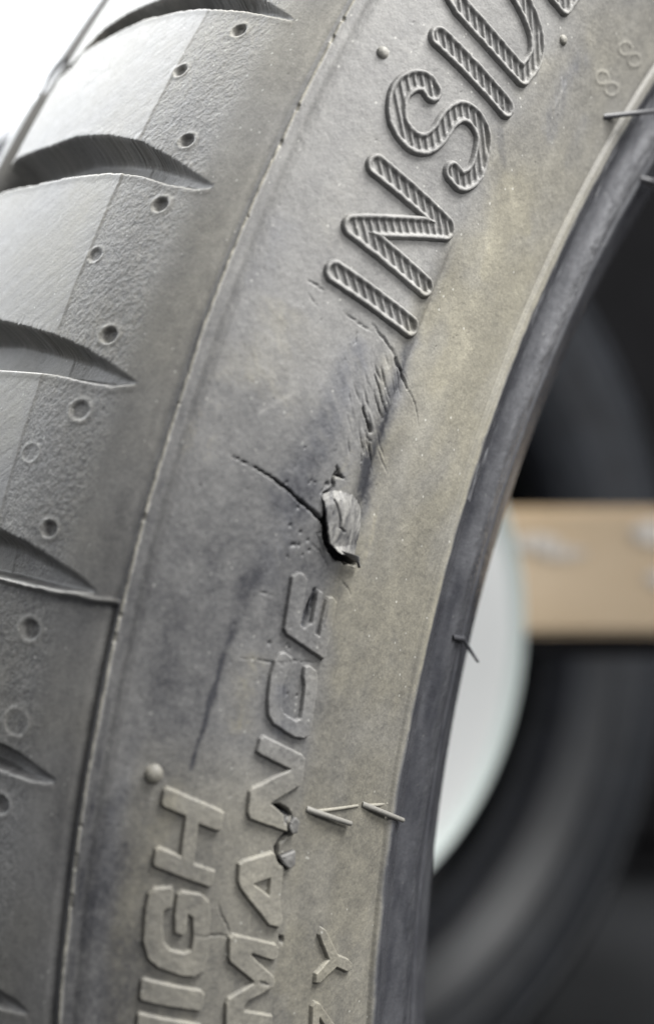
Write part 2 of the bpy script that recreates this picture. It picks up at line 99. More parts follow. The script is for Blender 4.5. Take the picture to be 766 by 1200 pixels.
SMEAR = [([(-24.5,23.23),(-21.98,23.06),(-19.47,22.87),(-16.94,22.65),(-14.38,22.42),(-11.81,22.16),(-9.25,21.85),(-6.72,21.49),(-4.21,21.07),(-1.63,20.6),(1.06,20.06),(3.8,19.46),(6.51,18.85)],2.72,-0.17,-0.45),([(-31.33,32.63),(-27.81,32.58),(-24.32,32.48),(-20.85,32.41),(-17.32,32.38),(-13.8,32.38),(-10.52,32.41),(-7.6,32.47),(-4.9,32.59),(-2.25,32.78),(0.42,33.11),(3.06,33.53),(5.71,33.93)],1.28,-0.22,-0.6),([(-24.13,10.28),(-21.4,10.03),(-18.69,9.76),(-16.1,9.55),(-13.71,9.47),(-11.42,9.44),(-9.14,9.4)],4.8,0.07,0.35),([(-23.29,27.47),(-21.92,28.55),(-20.55,29.64),(-19.0,30.56),(-17.2,31.23),(-15.24,31.72),(-13.2,32.01),(-11.09,32.05),(-8.92,31.9),(-6.76,31.72)],1.6,0.05,0.35),([(-2.45,35.58),(-0.37,35.9),(1.7,36.2),(3.65,36.41),(5.37,36.49),(6.95,36.48),(8.53,36.46)],0.48,0.16,0.3),([(-61.37,31.53),(-61.04,34.71),(-60.8,38.08),(-60.44,41.35),(-59.73,44.27),(-58.82,47.01),(-57.95,49.89)],1.92,0.15,0.35),([(-67.06,31.14),(-65.95,32.7),(-64.85,34.3),(-63.59,35.37),(-62.04,35.49),(-60.34,35.04),(-58.65,34.59)],1.6,-0.2,-0.2),([(-38.86,34.26),(-37.09,34.74),(-35.32,35.21),(-33.4,35.58),(-31.25,35.78),(-28.97,35.86),(-26.69,35.92)],1.6,-0.08,-0.1),([(-43.77,40.89),(-40.09,41.16),(-36.42,41.38),(-32.7,41.45),(-28.9,41.28),(-25.08,40.96),(-21.3,40.58)],2.56,0.07,0.2),([(-58.07,41.73),(-53.25,41.53),(-48.49,41.25),(-43.77,40.89)],1.6,0.08,0.25),([(-2.1,24.04),(-0.12,23.14),(1.84,22.24),(3.89,21.43),(6.16,20.73),(8.52,20.11),(10.7,19.57),(12.55,19.15),(14.23,18.83),(15.9,18.5)],2.24,-0.08,-0.3),([(42.52,5.28),(46.68,4.74),(50.81,4.15),(54.92,3.7),(58.99,3.52),(63.06,3.49),(67.13,3.4)],1.44,-0.08,-0.2),([(41.82,11.87),(43.96,11.75),(46.1,11.61),(48.76,11.2),(52.33,10.21),(56.39,8.92),(60.28,7.97),(63.75,7.71),(67.1,7.8),(70.46,7.85)],1.6,0.1,0.4),([(24.08,20.72),(26.36,20.53),(28.63,20.33),(30.87,20.24),(33.09,20.33),(35.3,20.53),(37.51,20.72)],2.4,0.1,0.5),([(28.16,27.01),(31.08,27.47),(34.0,27.91),(36.94,28.32)],1.44,-0.1,-0.3),([(11.1,40.63),(15.28,41.09),(19.46,41.48),(23.66,41.8)],3.52,-0.06,0),([(-4.19,48.04),(0.99,47.82),(6.13,47.49),(11.16,47.35),(16.08,47.61),(20.95,48.07),(25.83,48.43)],1.92,-0.06,-0.1),([(-18.86,45.59),(-15.72,45.58),(-12.59,45.53),(-9.47,45.44)],2.24,0.05,0.1),([(-72.77,41.79),(-75.58,40.63),(-78.39,39.46),(-81.43,38.75),(-84.9,38.78),(-88.67,39.24),(-92.5,39.66)],2.24,-0.08,-0.4),([(-53.53,13.16),(-48.74,12.84),(-44.02,12.46),(-39.9,12.11),(-36.68,11.88),(-34.0,11.71),(-31.35,11.53)],2.88,0.05,0.1),([(-36.61,5.68),(-31.98,5.52),(-27.42,5.29),(-23.26,5.16),(-19.72,5.24),(-16.54,5.45),(-13.38,5.63)],2.56,-0.06,-0.2),([(-84.25,31.95),(-80.2,31.69),(-76.2,31.38),(-72.25,31.02)],1.92,0.06,0.2),([(-85.73,46.92),(-81.52,47.53),(-77.3,48.06),(-73.08,48.52)],1.44,-0.08,-0.2)]
DUST_AND_SHEEN = [(-54.03,-41.72,0.75),(-64.49,-35.97,0.75),(-52.51,-54.3,0.8),(-24.52,-40.23,0.7),(-35.53,-55.95,0.75),(-0.86,-33.48,0.65),(8.84,-30.03,0.6),(-41.62,-55.66,0.75),(-53.51,-13.06,0.52),(-44.93,-16.83,0.45),(-37.93,-19.99,0.42),(-21.89,-19.76,0.45),(-24.68,-15.61,0.42),(2.86,-17.93,0.38),(10.06,-18.39,0.36),(-9.58,-14.69,0.42),(30.55,-15.76,0.38),(33.34,-6.02,0.36),(56.36,-10.28,0.42),(65.71,-2.48,0.34),(18.06,-16.78,0.32),(6.76,-10.41,0.3),(-58.14,-7.29,0.5),(-45.33,-6.45,0.48),(-30.53,-6.56,0.42),(-15.47,-5.55,0.36),(-1.23,-4.06,0.28),(10.19,-2.77,0.22),(19.54,-4.07,0.22),(28.31,-2.91,0.2),(39.41,-2.94,0.26),(-67.54,4.2,0.5),(-53.37,5.63,0.5),(-39.68,6.41,0.5),(-29.15,6.82,0.44),(-16.66,7.72,0.4),(-20.8,11.62,0.52),(-5.83,5.05,0.34),(-18.5,18.48,0.58),(1.48,12.72,0.26),(-5.56,18.89,0.3),(-12.77,24.03,0.36),(-6.8,29.88,0.38),(-16.85,24.02,0.42),(10.13,7.53,0.24),(21.89,6.93,0.2),(18.68,11.15,0.2),(32.91,9.48,0.2),(47.92,7.41,0.18),(53.82,3.55,0.2),(70.45,6.66,0.16),(37.09,12.85,0.24),(62.63,4.68,0.16),(9.82,18.14,0.24),(6.42,21.5,0.24),(15.26,27.4,0.26),(21.73,20.1,0.34),(29.01,20.51,0.58),(37.72,18.26,0.52),(30.72,26.86,0.38),(35.69,28.03,0.45),(16.77,20.19,0.28),(47.17,21.46,0.55),(59.25,20.56,0.48),(48.68,12.44,0.5),(59.05,12.69,0.42),(71.18,19.2,0.46),(60.98,27.99,0.5),(67.05,35.19,0.6),(44.59,6.85,0.5),(74.04,11.77,0.4),(75.95,26.63,0.45),(40.47,39.46,0.66),(54.59,44.44,0.66),(47.84,49.5,0.66),(68.38,42.64,0.68),(79.72,47.97,0.66),(56.46,35.39,0.66),(6.34,36.84,0.56),(11.6,45.18,0.6),(26.29,43.66,0.62),(-2.23,41.77,0.66),(-14.62,42.86,0.72),(-17.28,34.9,0.66),(-11.06,49.85,0.66),(15.1,42.08,0.62),(-30.8,43.89,0.74),(-26.95,36.44,0.7),(-43.77,40.89,0.78),(-56.95,42.59,0.72),(-38.28,34.6,0.72),(-66.45,40.97,0.66),(-77.17,44.44,0.6),(-64.42,34.25,0.5),(-80.07,35.43,0.56),(-90.56,41.68,0.58),(-97.23,38.25,0.55),(-70.09,32.61,0.46),(-40.99,28.85,0.55),(-77.19,18.85,0.5),(-67.81,13.6,0.5),(-48.77,17.31,0.5),(-35.28,19.05,0.5),(-54.51,21.29,0.48),(-59.34,14.98,0.5)]

# tyre axes in the room: the tyre stands upright, leaning a touch, its axle pointing to the viewer's right
R_FIT = np.array([[0.76449782, -0.29189812, -0.57475087], [0.27519219, 0.954059, -0.11849343], [0.58293425, -0.06757899, 0.80970411]])
C_FIT = np.array([-0.41017988, -0.02586812, 0.28346402])
_M = np.array([[1, 0, 0], [0, 0, -1], [0, 1, 0]]) @ R_FIT.T
TYRE_ROT = Matrix(_M.tolist())
TYRE_LOC = EYE + Vector((-_M @ C_FIT).tolist())

# ------------------------------------------------------------------ numeric helpers
def sstep(a, b, x):
    t = np.clip((x - a) / (b - a), 0, 1)
    return t * t * (3 - 2 * t)

def hash2(i, j, k):
    h = (i.astype(np.int64) * 374761393 + j.astype(np.int64) * 668265263 + k * 2147483647) & 0xffffffff
    h = ((h ^ (h >> 13)) * 1274126177) & 0xffffffff
    return ((h ^ (h >> 16)) & 0xffff).astype(np.float32) / 65535.0

def vnoise(x, y, k=1):
    xi = np.floor(x); yi = np.floor(y); fx = (x - xi).astype(np.float32); fy = (y - yi).astype(np.float32)
    fx = fx * fx * (3 - 2 * fx); fy = fy * fy * (3 - 2 * fy)
    xi = xi.astype(np.int64); yi = yi.astype(np.int64)
    a = hash2(xi, yi, k); b = hash2(xi + 1, yi, k); c = hash2(xi, yi + 1, k); d = hash2(xi + 1, yi + 1, k)
    return (a * (1 - fx) + b * fx) * (1 - fy) + (c * (1 - fx) + d * fx) * fy - 0.5

def fbm(x, y, k=1, o=4, g=0.5):
    r = 0; a = 1.0
    for i in range(o):
        ca, sa = math.cos(0.7 * i), math.sin(0.7 * i)
        r = r + a * vnoise((x * ca - y * sa) * 2 ** i + 17 * i, (x * sa + y * ca) * 2 ** i, k + i); a *= g
    return r

def seg_dist(X, S, pts):
    """distance to a polyline and the position 0..1 along it"""
    best = np.full(X.shape, 1e9, np.float32); tt = np.zeros(X.shape, np.float32)
    L = [math.dist(a, b) for a, b in zip(pts[:-1], pts[1:])]; tot = sum(L) or 1; acc = 0
    for (a, b), l in zip(zip(pts[:-1], pts[1:]), L):
        dx, dy = b[0] - a[0], b[1] - a[1]
        t = np.clip(((X - a[0]) * dx + (S - a[1]) * dy) / (dx * dx + dy * dy + 1e-12), 0, 1)
        d = np.hypot(X - a[0] - t * dx, S - a[1] - t * dy)
        m = d < best
        best = np.where(m, d, best); tt = np.where(m, (acc + t * l) / tot, tt); acc += l
    return best, tt

def poly_sd(X, S, pts):
    """signed distance to a closed polygon, negative inside"""
    d, _ = seg_dist(X, S, list(pts) + [pts[0]])
    ins = np.zeros(X.shape, bool)
    n = len(pts)
    for i in range(n):
        (x0, y0), (x1, y1) = pts[i], pts[(i + 1) % n]
        if y0 == y1: continue
        c = ((y0 > S) != (y1 > S)) & (X < (x1 - x0) * (S - y0) / (y1 - y0) + x0)
        ins ^= c
    return np.where(ins, -d, d)

# ------------------------------------------------------------------ the worn face of the tyre, as a height field in millimetres
XA = np.arange(-122, 107, 0.2)
SA = np.concatenate([np.arange(-104, -2.0, 0.27), np.arange(-2.0, 2.0, 0.13), np.arange(2.0, 58.5, 0.19), np.arange(58.5, 102, 0.35)])
XX, SS = np.meshgrid(XA.astype(np.float32), SA.astype(np.float32), indexing='ij')
H = np.zeros_like(XX)

def window(pts, m):
    p = np.array(pts); lo = p.min(0) - m; hi = p.max(0) + m
    i0, i1 = np.searchsorted(XA, [lo[0], hi[0]]); j0, j1 = np.searchsorted(SA, [lo[1], hi[1]])
    return slice(max(i0, 0), i1), slice(max(j0, 0), j1)

# dirt and painted tread sheen: scattered values blended over the surface
dq = np.array(DUST_AND_SHEEN); cx = np.arange(-130, 116, 2.5); cs = np.arange(-110, 106, 2.5)
CX, CS = np.meshgrid(cx, cs, indexing='ij')
w = np.exp(-((CX[..., None] - dq[:, 0]) ** 2 + (CS[..., None] - dq[:, 1]) ** 2) / (2 * 5.0 ** 2)) + 1e-5 / (1 + (CX[..., None] - dq[:, 0]) ** 2 + (CS[..., None] - dq[:, 1]) ** 2)
dq[:, 2] += np.where(dq[:, 1] < -1, np.where(dq[:, 1] > -12, .18, .12), 0)  # paler tread values stand in for the shoulder's sheen
DC = (w * dq[:, 2]).sum(-1) / w.sum(-1)
def bil(G, ax, ay, X, S):
    fi = np.clip(np.interp(X, ax, np.arange(len(ax))), 0, len(ax) - 1.001); fj = np.clip(np.interp(S, ay, np.arange(len(ay))), 0, len(ay) - 1.001)
    i = fi.astype(int); j = fj.astype(int); u = fi - i; v = fj - j
    return (G[i, j] * (1 - u) + G[i + 1, j] * u) * (1 - v) + (G[i, j + 1] * (1 - u) + G[i + 1, j + 1] * u) * v

SM_D = np.zeros_like(XX); SM_W = np.zeros_like(XX)
warpx = XX + 3.0 * fbm(XX / 9, SS / 9, 40, 3); warps = SS + 2.0 * fbm(XX / 9, SS / 9, 50, 3)
D = bil(DC, cx, cs, warpx, warps).astype(np.float32)
for pts, wd_, dd_, dw_ in SMEAR:
    wi = window(pts, wd_ * 3 + 3); X = XX[wi]; S = SS[wi]
    d, t = seg_dist(X + 2.2 * fbm(X / 5, S / 5, 120, 3), S + 1.6 * fbm(X / 5, S / 5, 121, 3), pts)
    g = np.exp(-(d / wd_) ** 2) * (0.8 + 0.9 * fbm((X + S) / 3.5, (S - X) / 1.2, 122, 3)) * sstep(0, .12, t) * sstep(1, .85, t)
    SM_D[wi] += dd_ * g; SM_W[wi] += dw_ * g
D += SM_D
D *= 1 - 0.35 * sstep(-25, 45, XX) * (SS > -1)  # sidewall darker downwards: fading sheen painted into the colour
k_ = sstep(27, 38, SS + 4 * fbm(XX / 8, SS / 8, 130, 3)); D = D * (1 - k_) + k_ * (0.27 + (D - 0.30) * 0.72)
D += 0.10 * fbm(XX / 14, SS / 4, 60, 4) + 0.09 * fbm(XX / 2.2, SS / 2.2, 70, 3) + 0.11 * fbm(XX / 0.45, SS / 0.45, 75, 2)
WARM = sstep(29, 36, SS + 5 * fbm(XX / 9, SS / 9, 80, 3)) * (0.72 + 0.5 * fbm(XX / 12, SS / 8, 81, 3)) * (1 - 0.45 * sstep(-58, -72, XX)) * 0.85 + 0.34
WARM = np.maximum(WARM, 0.85 * sstep(25, 50, XX) * sstep(3, 8, SS))
WARM = np.maximum(WARM, 0.75 * sstep(0.30, 0.42, D) * sstep(1, 3, SS) * sstep(0, 30, XX + 30) * 0.8)
WARM = WARM + SM_W * 0.8
WARM = np.where(SS < -1, 0.48 + 0.35 * fbm(XX / 12, SS / 12, 85, 2), WARM)
POL = np.zeros_like(XX)                      # polish: 1 where the rubber is smooth and bare

side = sstep(0.5, 3, SS) * (1 - sstep(54, 55, SS))
H += side * (0.10 * fbm(XX / 10, SS / 10, 3, 3) + 0.035 * fbm(XX / 0.9, SS / 0.9, 5, 3))
H += side * 0.022 * vnoise(XX / 0.35, SS / 0.35, 6)
# step under the lettering
stepm = (1 - sstep(-2, 16, XX)) * sstep(-50, -40, XX)
H += -0.22 * sstep(32.1, 33.0, SS) * side * (0.10 + 0.75 * stepm) - 0.12 * np.exp(-((SS - 32.9) / 0.5) ** 2) * stepm
D -= (0.26 * stepm * np.exp(-((SS - 32.2 - 0.7 * vnoise(XX / 5, SS * 0, 8)) / 1.5) ** 2)) * (0.8 + 0.8 * fbm(XX / 5, SS / 2, 9, 2))  # shade band along the step, painted darker
# a second faint moulded ring nearer the seam
H += 0.06 * sstep(3.0, 3.6, SS) * side
H -= 0.25 * np.exp(-((SS - 1.7) / 0.8) ** 2)
# bead: groove, rim strip, hollow, bumpy heel, toe line
H -= 0.40 * np.exp(-((SS - 55.3) / 0.35) ** 2)
H += 0.30 * sstep(55.5, 56.1, SS) * (1 - sstep(57.2, 58.6, SS))
H -= 0.75 * np.exp(-((SS - 61.2) / 2.4) ** 2)
H += sstep(63.5, 67.5, SS) * (1 - sstep(70, 73.5, SS)) * (0.50 + (0.08 + 0.16 * sstep(20, -60, XX)) * fbm(XX / 3.2, SS / 1.6, 11, 3) + 0.05 * fbm(XX / .8, SS / .8, 14, 2))
H -= 0.55 * np.exp(-((SS - 74.3) / 0.6) ** 2)
H += sstep(58, 60, SS) * 0.05 * fbm(XX / 1.2, SS / 1.2, 12, 3)
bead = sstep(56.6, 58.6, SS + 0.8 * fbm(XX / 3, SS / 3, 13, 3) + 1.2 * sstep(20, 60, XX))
D = D * (1 - bead) + bead * (0.09 + 0.34 * sstep(30, -85, XX) * sstep(60, 66, SS) * sstep(77, 73.8, SS) * (0.8 + 0.6 * fbm(XX / 4, SS / 1.5, 131, 3)) + 0.10 * fbm(XX / 6, SS / 2, 15, 4) + 0.16 * sstep(30, -90, XX) * np.exp(-((SS - 67.5) / 3) ** 2) + 0.9 * np.clip(fbm(XX / 4, SS / 1.2, 16, 2) - .14, 0, 1) * (SS < 62) * (XX < -10))  # pale upper-bead band is sheen painted into the dust value
POL = np.maximum(POL, bead * 1.6)
WARM = WARM * (1 - bead)
D += 0.14 * np.exp(-((SS - 56.8) / 0.6) ** 2) * (1 - bead)

# tread side
tread = 1 - sstep(-2.4, -0.8, SS)
edge = -29.4 + 0.15 * vnoise(XX / 3, SS * 0, 17)
rough = sstep(edge - 0.2, edge + 0.2, SS) * (1 - sstep(-14 + 3 * fbm(XX / 5, SS / 5, 18, 2), -8.5, SS))
H += rough * (0.018 * fbm(XX / 0.9, SS / 0.9, 19, 2) + 0.075 * vnoise(XX / 0.42, SS / 0.46, 20) - 0.04 * np.abs(vnoise(XX / 0.5, SS / 0.5, 23)))
H += 0.10 * (1 - sstep(edge - 0.12, edge + 0.12, SS))
band = (1 - sstep(edge - 0.2, edge + 0.1, SS)) * sstep(-78, -76, SS)
scr = fbm((XX + SS * 0.55) / 0.5, (SS - XX * 0.5) / 9, 26, 2)
H += band * (0.018 * scr + 0.02 * fbm(XX / 1.0, SS / 1.0, 28, 3))
D += band * 0.22 * scr * (0.6 + vnoise(XX / 8, SS / 8, 29))
POL = np.maximum(POL, band * 0.5)
smooth_sh = sstep(-13, -8, SS) * tread
H += smooth_sh * (0.03 * fbm(XX / 1.6, SS / 0.5, 30, 3))
D += rough * 0.28 * fbm(XX / 0.55, SS / 0.55, 33, 2)
# mould segment joint: the tread below it sits lower
xl = np.interp(SS, [p[1] for p in SEAMLINE], [p[0] for p in SEAMLINE]) + 0.25 * vnoise(SS / 1.1, SS * 0, 35)
low = sstep(0, 0.35, XX - xl) * (1 - sstep(-1.4, -0.5, SS)) * sstep(-40, -14, SS)
H -= 0.75 * low * (1 - sstep(22, 90, XX) * 0.35)
lip = np.exp(-((XX - xl + 0.25) / 0.22) ** 2) * sstep(-27, -20, SS) * (1 - sstep(-0.8, -0.2, SS))
H += 0.16 * lip; D += 0.35 * lip
D -= 0.16 * np.exp(-((XX - xl - 0.6) / 0.4) ** 2) * sstep(-18, -12, SS) * (SS < -0.5)
# seam ridge
rw = 0.27 + 0.06 * vnoise(XX / 2, SS * 0, 36)
rc = 0.22 * vnoise(XX / 9, SS * 0, 37) + 0.08 * vnoise(XX / 0.9, SS * 0, 38)
ridge = np.exp(-((SS - rc) / rw) ** 4)
H += ridge * (0.34 + 0.30 * fbm(XX / 1.2, SS / 0.4, 39, 3)) * (0.75 + 0.6 * vnoise(XX / 7, SS * 0, 66)) * (1 - 0.5 * sstep(-40, -70, XX))
H -= ridge * 0.3 * (vnoise(XX / 1.3, SS / 3, 41) > 0.36)
D += ridge * (0.06 + 0.22 * sstep(-25, 15, XX) + 0.35 * vnoise(XX / 0.5, SS / 0.3, 42))
D -= 0.14 * np.exp(-((SS - 1.15) / 0.35) ** 2) * (0.6 + vnoise(XX / 3, SS * 0, 64))  # shade line beside the seam ridge, painted into the colour
WARM = np.maximum(WARM, ridge * 0.85)
H -= np.exp(-((SS + 1.5) / 0.9) ** 2) * (0.15 + 0.55 * sstep(20, 25, XX))
D -= 0.10 * np.exp(-((SS + 1.2) / 0.7) ** 2) * sstep(18, 26, XX)
D = np.where(SS < -78, 0.30, D)
# groove round the tread between the shoulder ribs and the next rib
H -= 6.0 * sstep(-76.0, -77.2, SS) * sstep(-86.5, -85.2, SS)
gap2 = ((XX + 70) % 46.0)
H -= 1.1 * (SS < -86) * sstep(0, 1.5, gap2) * sstep(9, 7.5, gap2)

# lateral grooves
GID = np.full(XX.shape, -1, np.int16)
grooves = []
for up, lo in GROOVE:
    grooves.append((sorted(up, key=lambda p: p[1]), sorted(lo, key=lambda p: p[1])))
pitch0 = grooves[5][0][0][0] - grooves[4][0][0][0]
def ginterp(c, s, ext):
    xs = [p[0] for p in c]; ss = [p[1] for p in c]
    if ss[0] > -76: xs = [xs[0] + ext] + xs; ss = [-80.0] + ss
    return np.interp(s, ss, xs)
tips = []
for gi, (up, lo) in enumerate(grooves):
    tip = 0.5 * (up[-1][1] + lo[-1][1]); tips.append((0.5 * (up[-1][0] + lo[-1][0]), tip))
    xu = ginterp(up, SA, -0.5) ; xw = ginterp(lo, SA, 2.0)
    xu = xu[None, :] + 0.20 * vnoise(SS / 0.36, SS * 0 + gi, 43) * sstep(-8, -20, SS); xw = xw[None, :] + 0.10 * vnoise(SS / 1.1, SS * 0 + gi, 44)
    wd = np.maximum(xw - xu, 0.05)
    depth = np.interp(SA, [-78, -40, -24, tip - 7, tip - 1.5, tip + 0.3], [6.3, 5.8, 4.2, 1.7, .55, 0])[None, :]
    a = (XX - xu) / np.minimum(wd * 0.42, 2.3); b = (xw - XX) / np.minimum(wd * 0.35, 1.0)
    f = np.clip(np.minimum(a, b), 0, 1); f = f * (2 - f) if True else f
    m = (XX > xu) & (XX < xw) & (SS < tip + 0.3) & (SS > -77.5)
    H = np.where(m, H - depth * f, H)
    GID[m & (f * depth > 0.12)] = gi
    rim = np.exp(-((XX - xw - 0.25) / 0.6) ** 2) * (SS < tip) * (SS > -78)
    H += 0.10 * rim; D += 0.08 * rim
    up_rim = np.exp(-((XX - xu + 0.5) / 0.6) ** 2) * (SS < tip - 2) * (SS > -78)
    H += 0.10 * up_rim * (vnoise(SS / 0.30, XX / 1.6, 46) + 0.3)
    inn = m & (f > 0.05)
    D = np.where(inn, D * 0.35 + 0.14 + 0.10 * fbm(XX / 3, SS / 3, 47, 3) + 0.20 * sstep(0.2, 0.9, (XX - xu) / wd) * sstep(-10, -40, SS), D)
    H += np.where(inn, 0.015 * vnoise(SS / 0.3, XX / 1.5, 48), 0)
    POL = np.where(inn, 0.1, POL)

# round moulding marks
PID = np.full(XX.shape, -1, np.int16)
for k, (x, s, r, kind) in enumerate(DIMPLE):
    wi = window([(x, s)], r * 3.2 + 1); X = XX[wi]; S = SS[wi]
    d = np.hypot(X - x, (S - s) * 0.64) + 0.06 * vnoise(X / .6, S / .6, 49)
    pit = (0.55, 0.26, 0.05)[kind]
    rr = r * 0.78
    H[wi] += -pit * (1 - sstep(rr * 0.72, rr, d)) + 0.10 * np.exp(-((d - rr * 1.2) / (0.2 * r)) ** 2) - (0.05 if kind else 0) * np.exp(-((d - rr * 1.0) / 0.16) ** 2)
    D[wi] += 0.20 * np.exp(-((d - rr * 1.2) / (0.22 * r)) ** 2) - 0.08 * (d < rr)
    m = PID[wi]; m[d < r * 1.15] = k

# scars, cracks and torn places
H_WHOLE = H.copy()
CUT = np.zeros_like(XX)
for pts, w0, w1, dep in CRACK:
    wi = window(pts, 1.5); X = XX[wi]; S = SS[wi]
    d, t = seg_dist(X + 0.18 * vnoise(X / .5, S / .5, 51), S + 0.18 * vnoise(X / .5, S / .5, 52), pts)
    wv = (w0 + (w1 - w0) * t ** 1.4) * (0.6 + 0.6 * (vnoise(X / 1.1, S / 1.1, 53) + 0.5)) + 0.025
    dep = dep * (0.35 + 0.65 * sstep(0, .5, t)) if w1 > 2 * w0 else dep * (0.5 + 0.5 * np.sin(np.pi * np.clip(t, .03, .97)) + 0.3 * vnoise(X / 1.3, S / 1.3, 63))
    dmx = float(np.max(dep))
    g = np.exp(-(d / wv) ** 2)
    H[wi] -= dep * g
    CUT[wi] = np.maximum(CUT[wi], sstep(0.25, 0.75, g) * np.clip(dep * 1.3, 0, 1))
for pts, dep in HOLE:
    wi = window(pts, 2); X = XX[wi]; S = SS[wi]
    sd = poly_sd(X + 0.35 * vnoise(X / .8, S / .8, 54), S + 0.35 * vnoise(X / .8, S / .8, 55), pts)
    g = sstep(0.1, -0.55, sd)
    H[wi] -= dep * g * (0.85 + 0.5 * fbm(X / .9, S / .9, 56, 2)); CUT[wi] = np.maximum(CUT[wi], g)
for _ in range(150):   # pinholes and specks of lost rubber
    x = rng.uniform(-95, 95); s = rng.choice([rng.uniform(-28, -2), rng.uniform(2, 54), rng.uniform(2, 30)])
    r = rng.uniform(0.07, 0.16); wi = window([(x, s)], 1); d = np.hypot(XX[wi] - x, SS[wi] - s); g = np.exp(-(d / r) ** 2)
    H[wi] -= 0.12 * g; CUT[wi] = np.maximum(CUT[wi], 0.4 * g)
for cxx, css, n in ((8.6, 24.0, 10), (24.0, 26.0, 9), (-1.5, 20.5, 6)):
    for _ in range(n):
        x, s = cxx + rng.normal(0, 2.2), css + rng.normal(0, 1.6); r = rng.uniform(0.12, 0.3)
        wi = window([(x, s)], 1.2); d = np.hypot(XX[wi] - x, SS[wi] - s); g = np.exp(-(d / r) ** 2)
        H[wi] -= 0.30 * g; CUT[wi] = np.maximum(CUT[wi], 0.6 * g)
# ripple scuffs beside the cracks
rip = np.exp(-((XX + 17) / 12) ** 2 - ((SS - 27.5) / 4.5) ** 2)
ru = -0.678 * XX + 0.735 * SS; ra = 0.735 * XX + 0.678 * SS
H += rip * 0.08 * fbm(ru / 0.42, ra / 5, 57, 2)
D += rip * 0.20 * fbm(ru / 0.4, ra / 4, 58, 2)
# dark rub mark
wi = window(SCUFF, 6); d, t = seg_dist(XX[wi], SS[wi], SCUFF)
wv = 1.3 * (1 - sstep(0.05, 0.5, t)) + 0.34 + 0.4 * np.exp(-((t - .62) / .05) ** 2)
g = np.exp(-(d / wv) ** 2) * (0.35 + 0.65 * sstep(.2, .6, t)) * (1 - sstep(0.93, 1.0, t)) * (0.8 + 0.8 * vnoise(XX[wi] / 1.4, SS[wi] / 1.4, 59))
D[wi] -= 0.44 * g; H[wi] -= 0.05 * g
# pale scratches and smudges
for (x0, s0, x1, s1, ww, am) in ((-12, 15.5, -7.5, 11.5, .35, .16), (-58, 36, -49, 40, 1.2, .10), (-62, 38, -56, 44, .8, .08), (-72, 12, -66, 12.5, .3, .12), (-50, 39, -42, 41, 2.2, .08), (-37, 36, -33, 45, 1.6, .08), (-30, 44, -18, 40, 1.8, .06)):
    wi = window([(x0, s0), (x1, s1)], 5); d, t = seg_dist(XX[wi], SS[wi], [(x0, s0), (x1, s1)])
    D[wi] += am * np.exp(-(d / ww) ** 2) * (1 + vnoise(XX[wi] / .8, SS[wi] / .8, 61))
for pts, ww, am in SCRATCH:
    wi = window(pts, 1.0); X = XX[wi]; S = SS[wi]; d, t = seg_dist(X + .1 * vnoise(X / .6, S / .6, 67), S, pts)
    g = np.exp(-(d / (ww + .04)) ** 2) * np.sin(np.pi * np.clip(t, .02, .98)); H[wi] -= am * .7 * g; D[wi] -= am * 1.1 * g
    D[wi] += am * .5 * np.exp(-((d - .25) / .15) ** 2)
D = np.clip(D, 0.02, 1.0)
D = D * (1 - 0.93 * np.clip(CUT, 0, 1))
POL = POL * (1 - CUT)

# faint stamped figures
for pts in FAINT:
    wi = window(pts, 2); d, _ = seg_dist(XX[wi], SS[wi], pts)
    g = np.exp(-(d / 0.32) ** 2); H[wi] += 0.10 * g; D[wi] += 0.10 * g

# ------------------------------------------------------------------ materials
def new_mat(name):
    m = bpy.data.materials.new(name); m.use_nodes = True
    nt = m.node_tree; return m, nt, nt.nodes, nt.links, nt.nodes["Principled BSDF"]

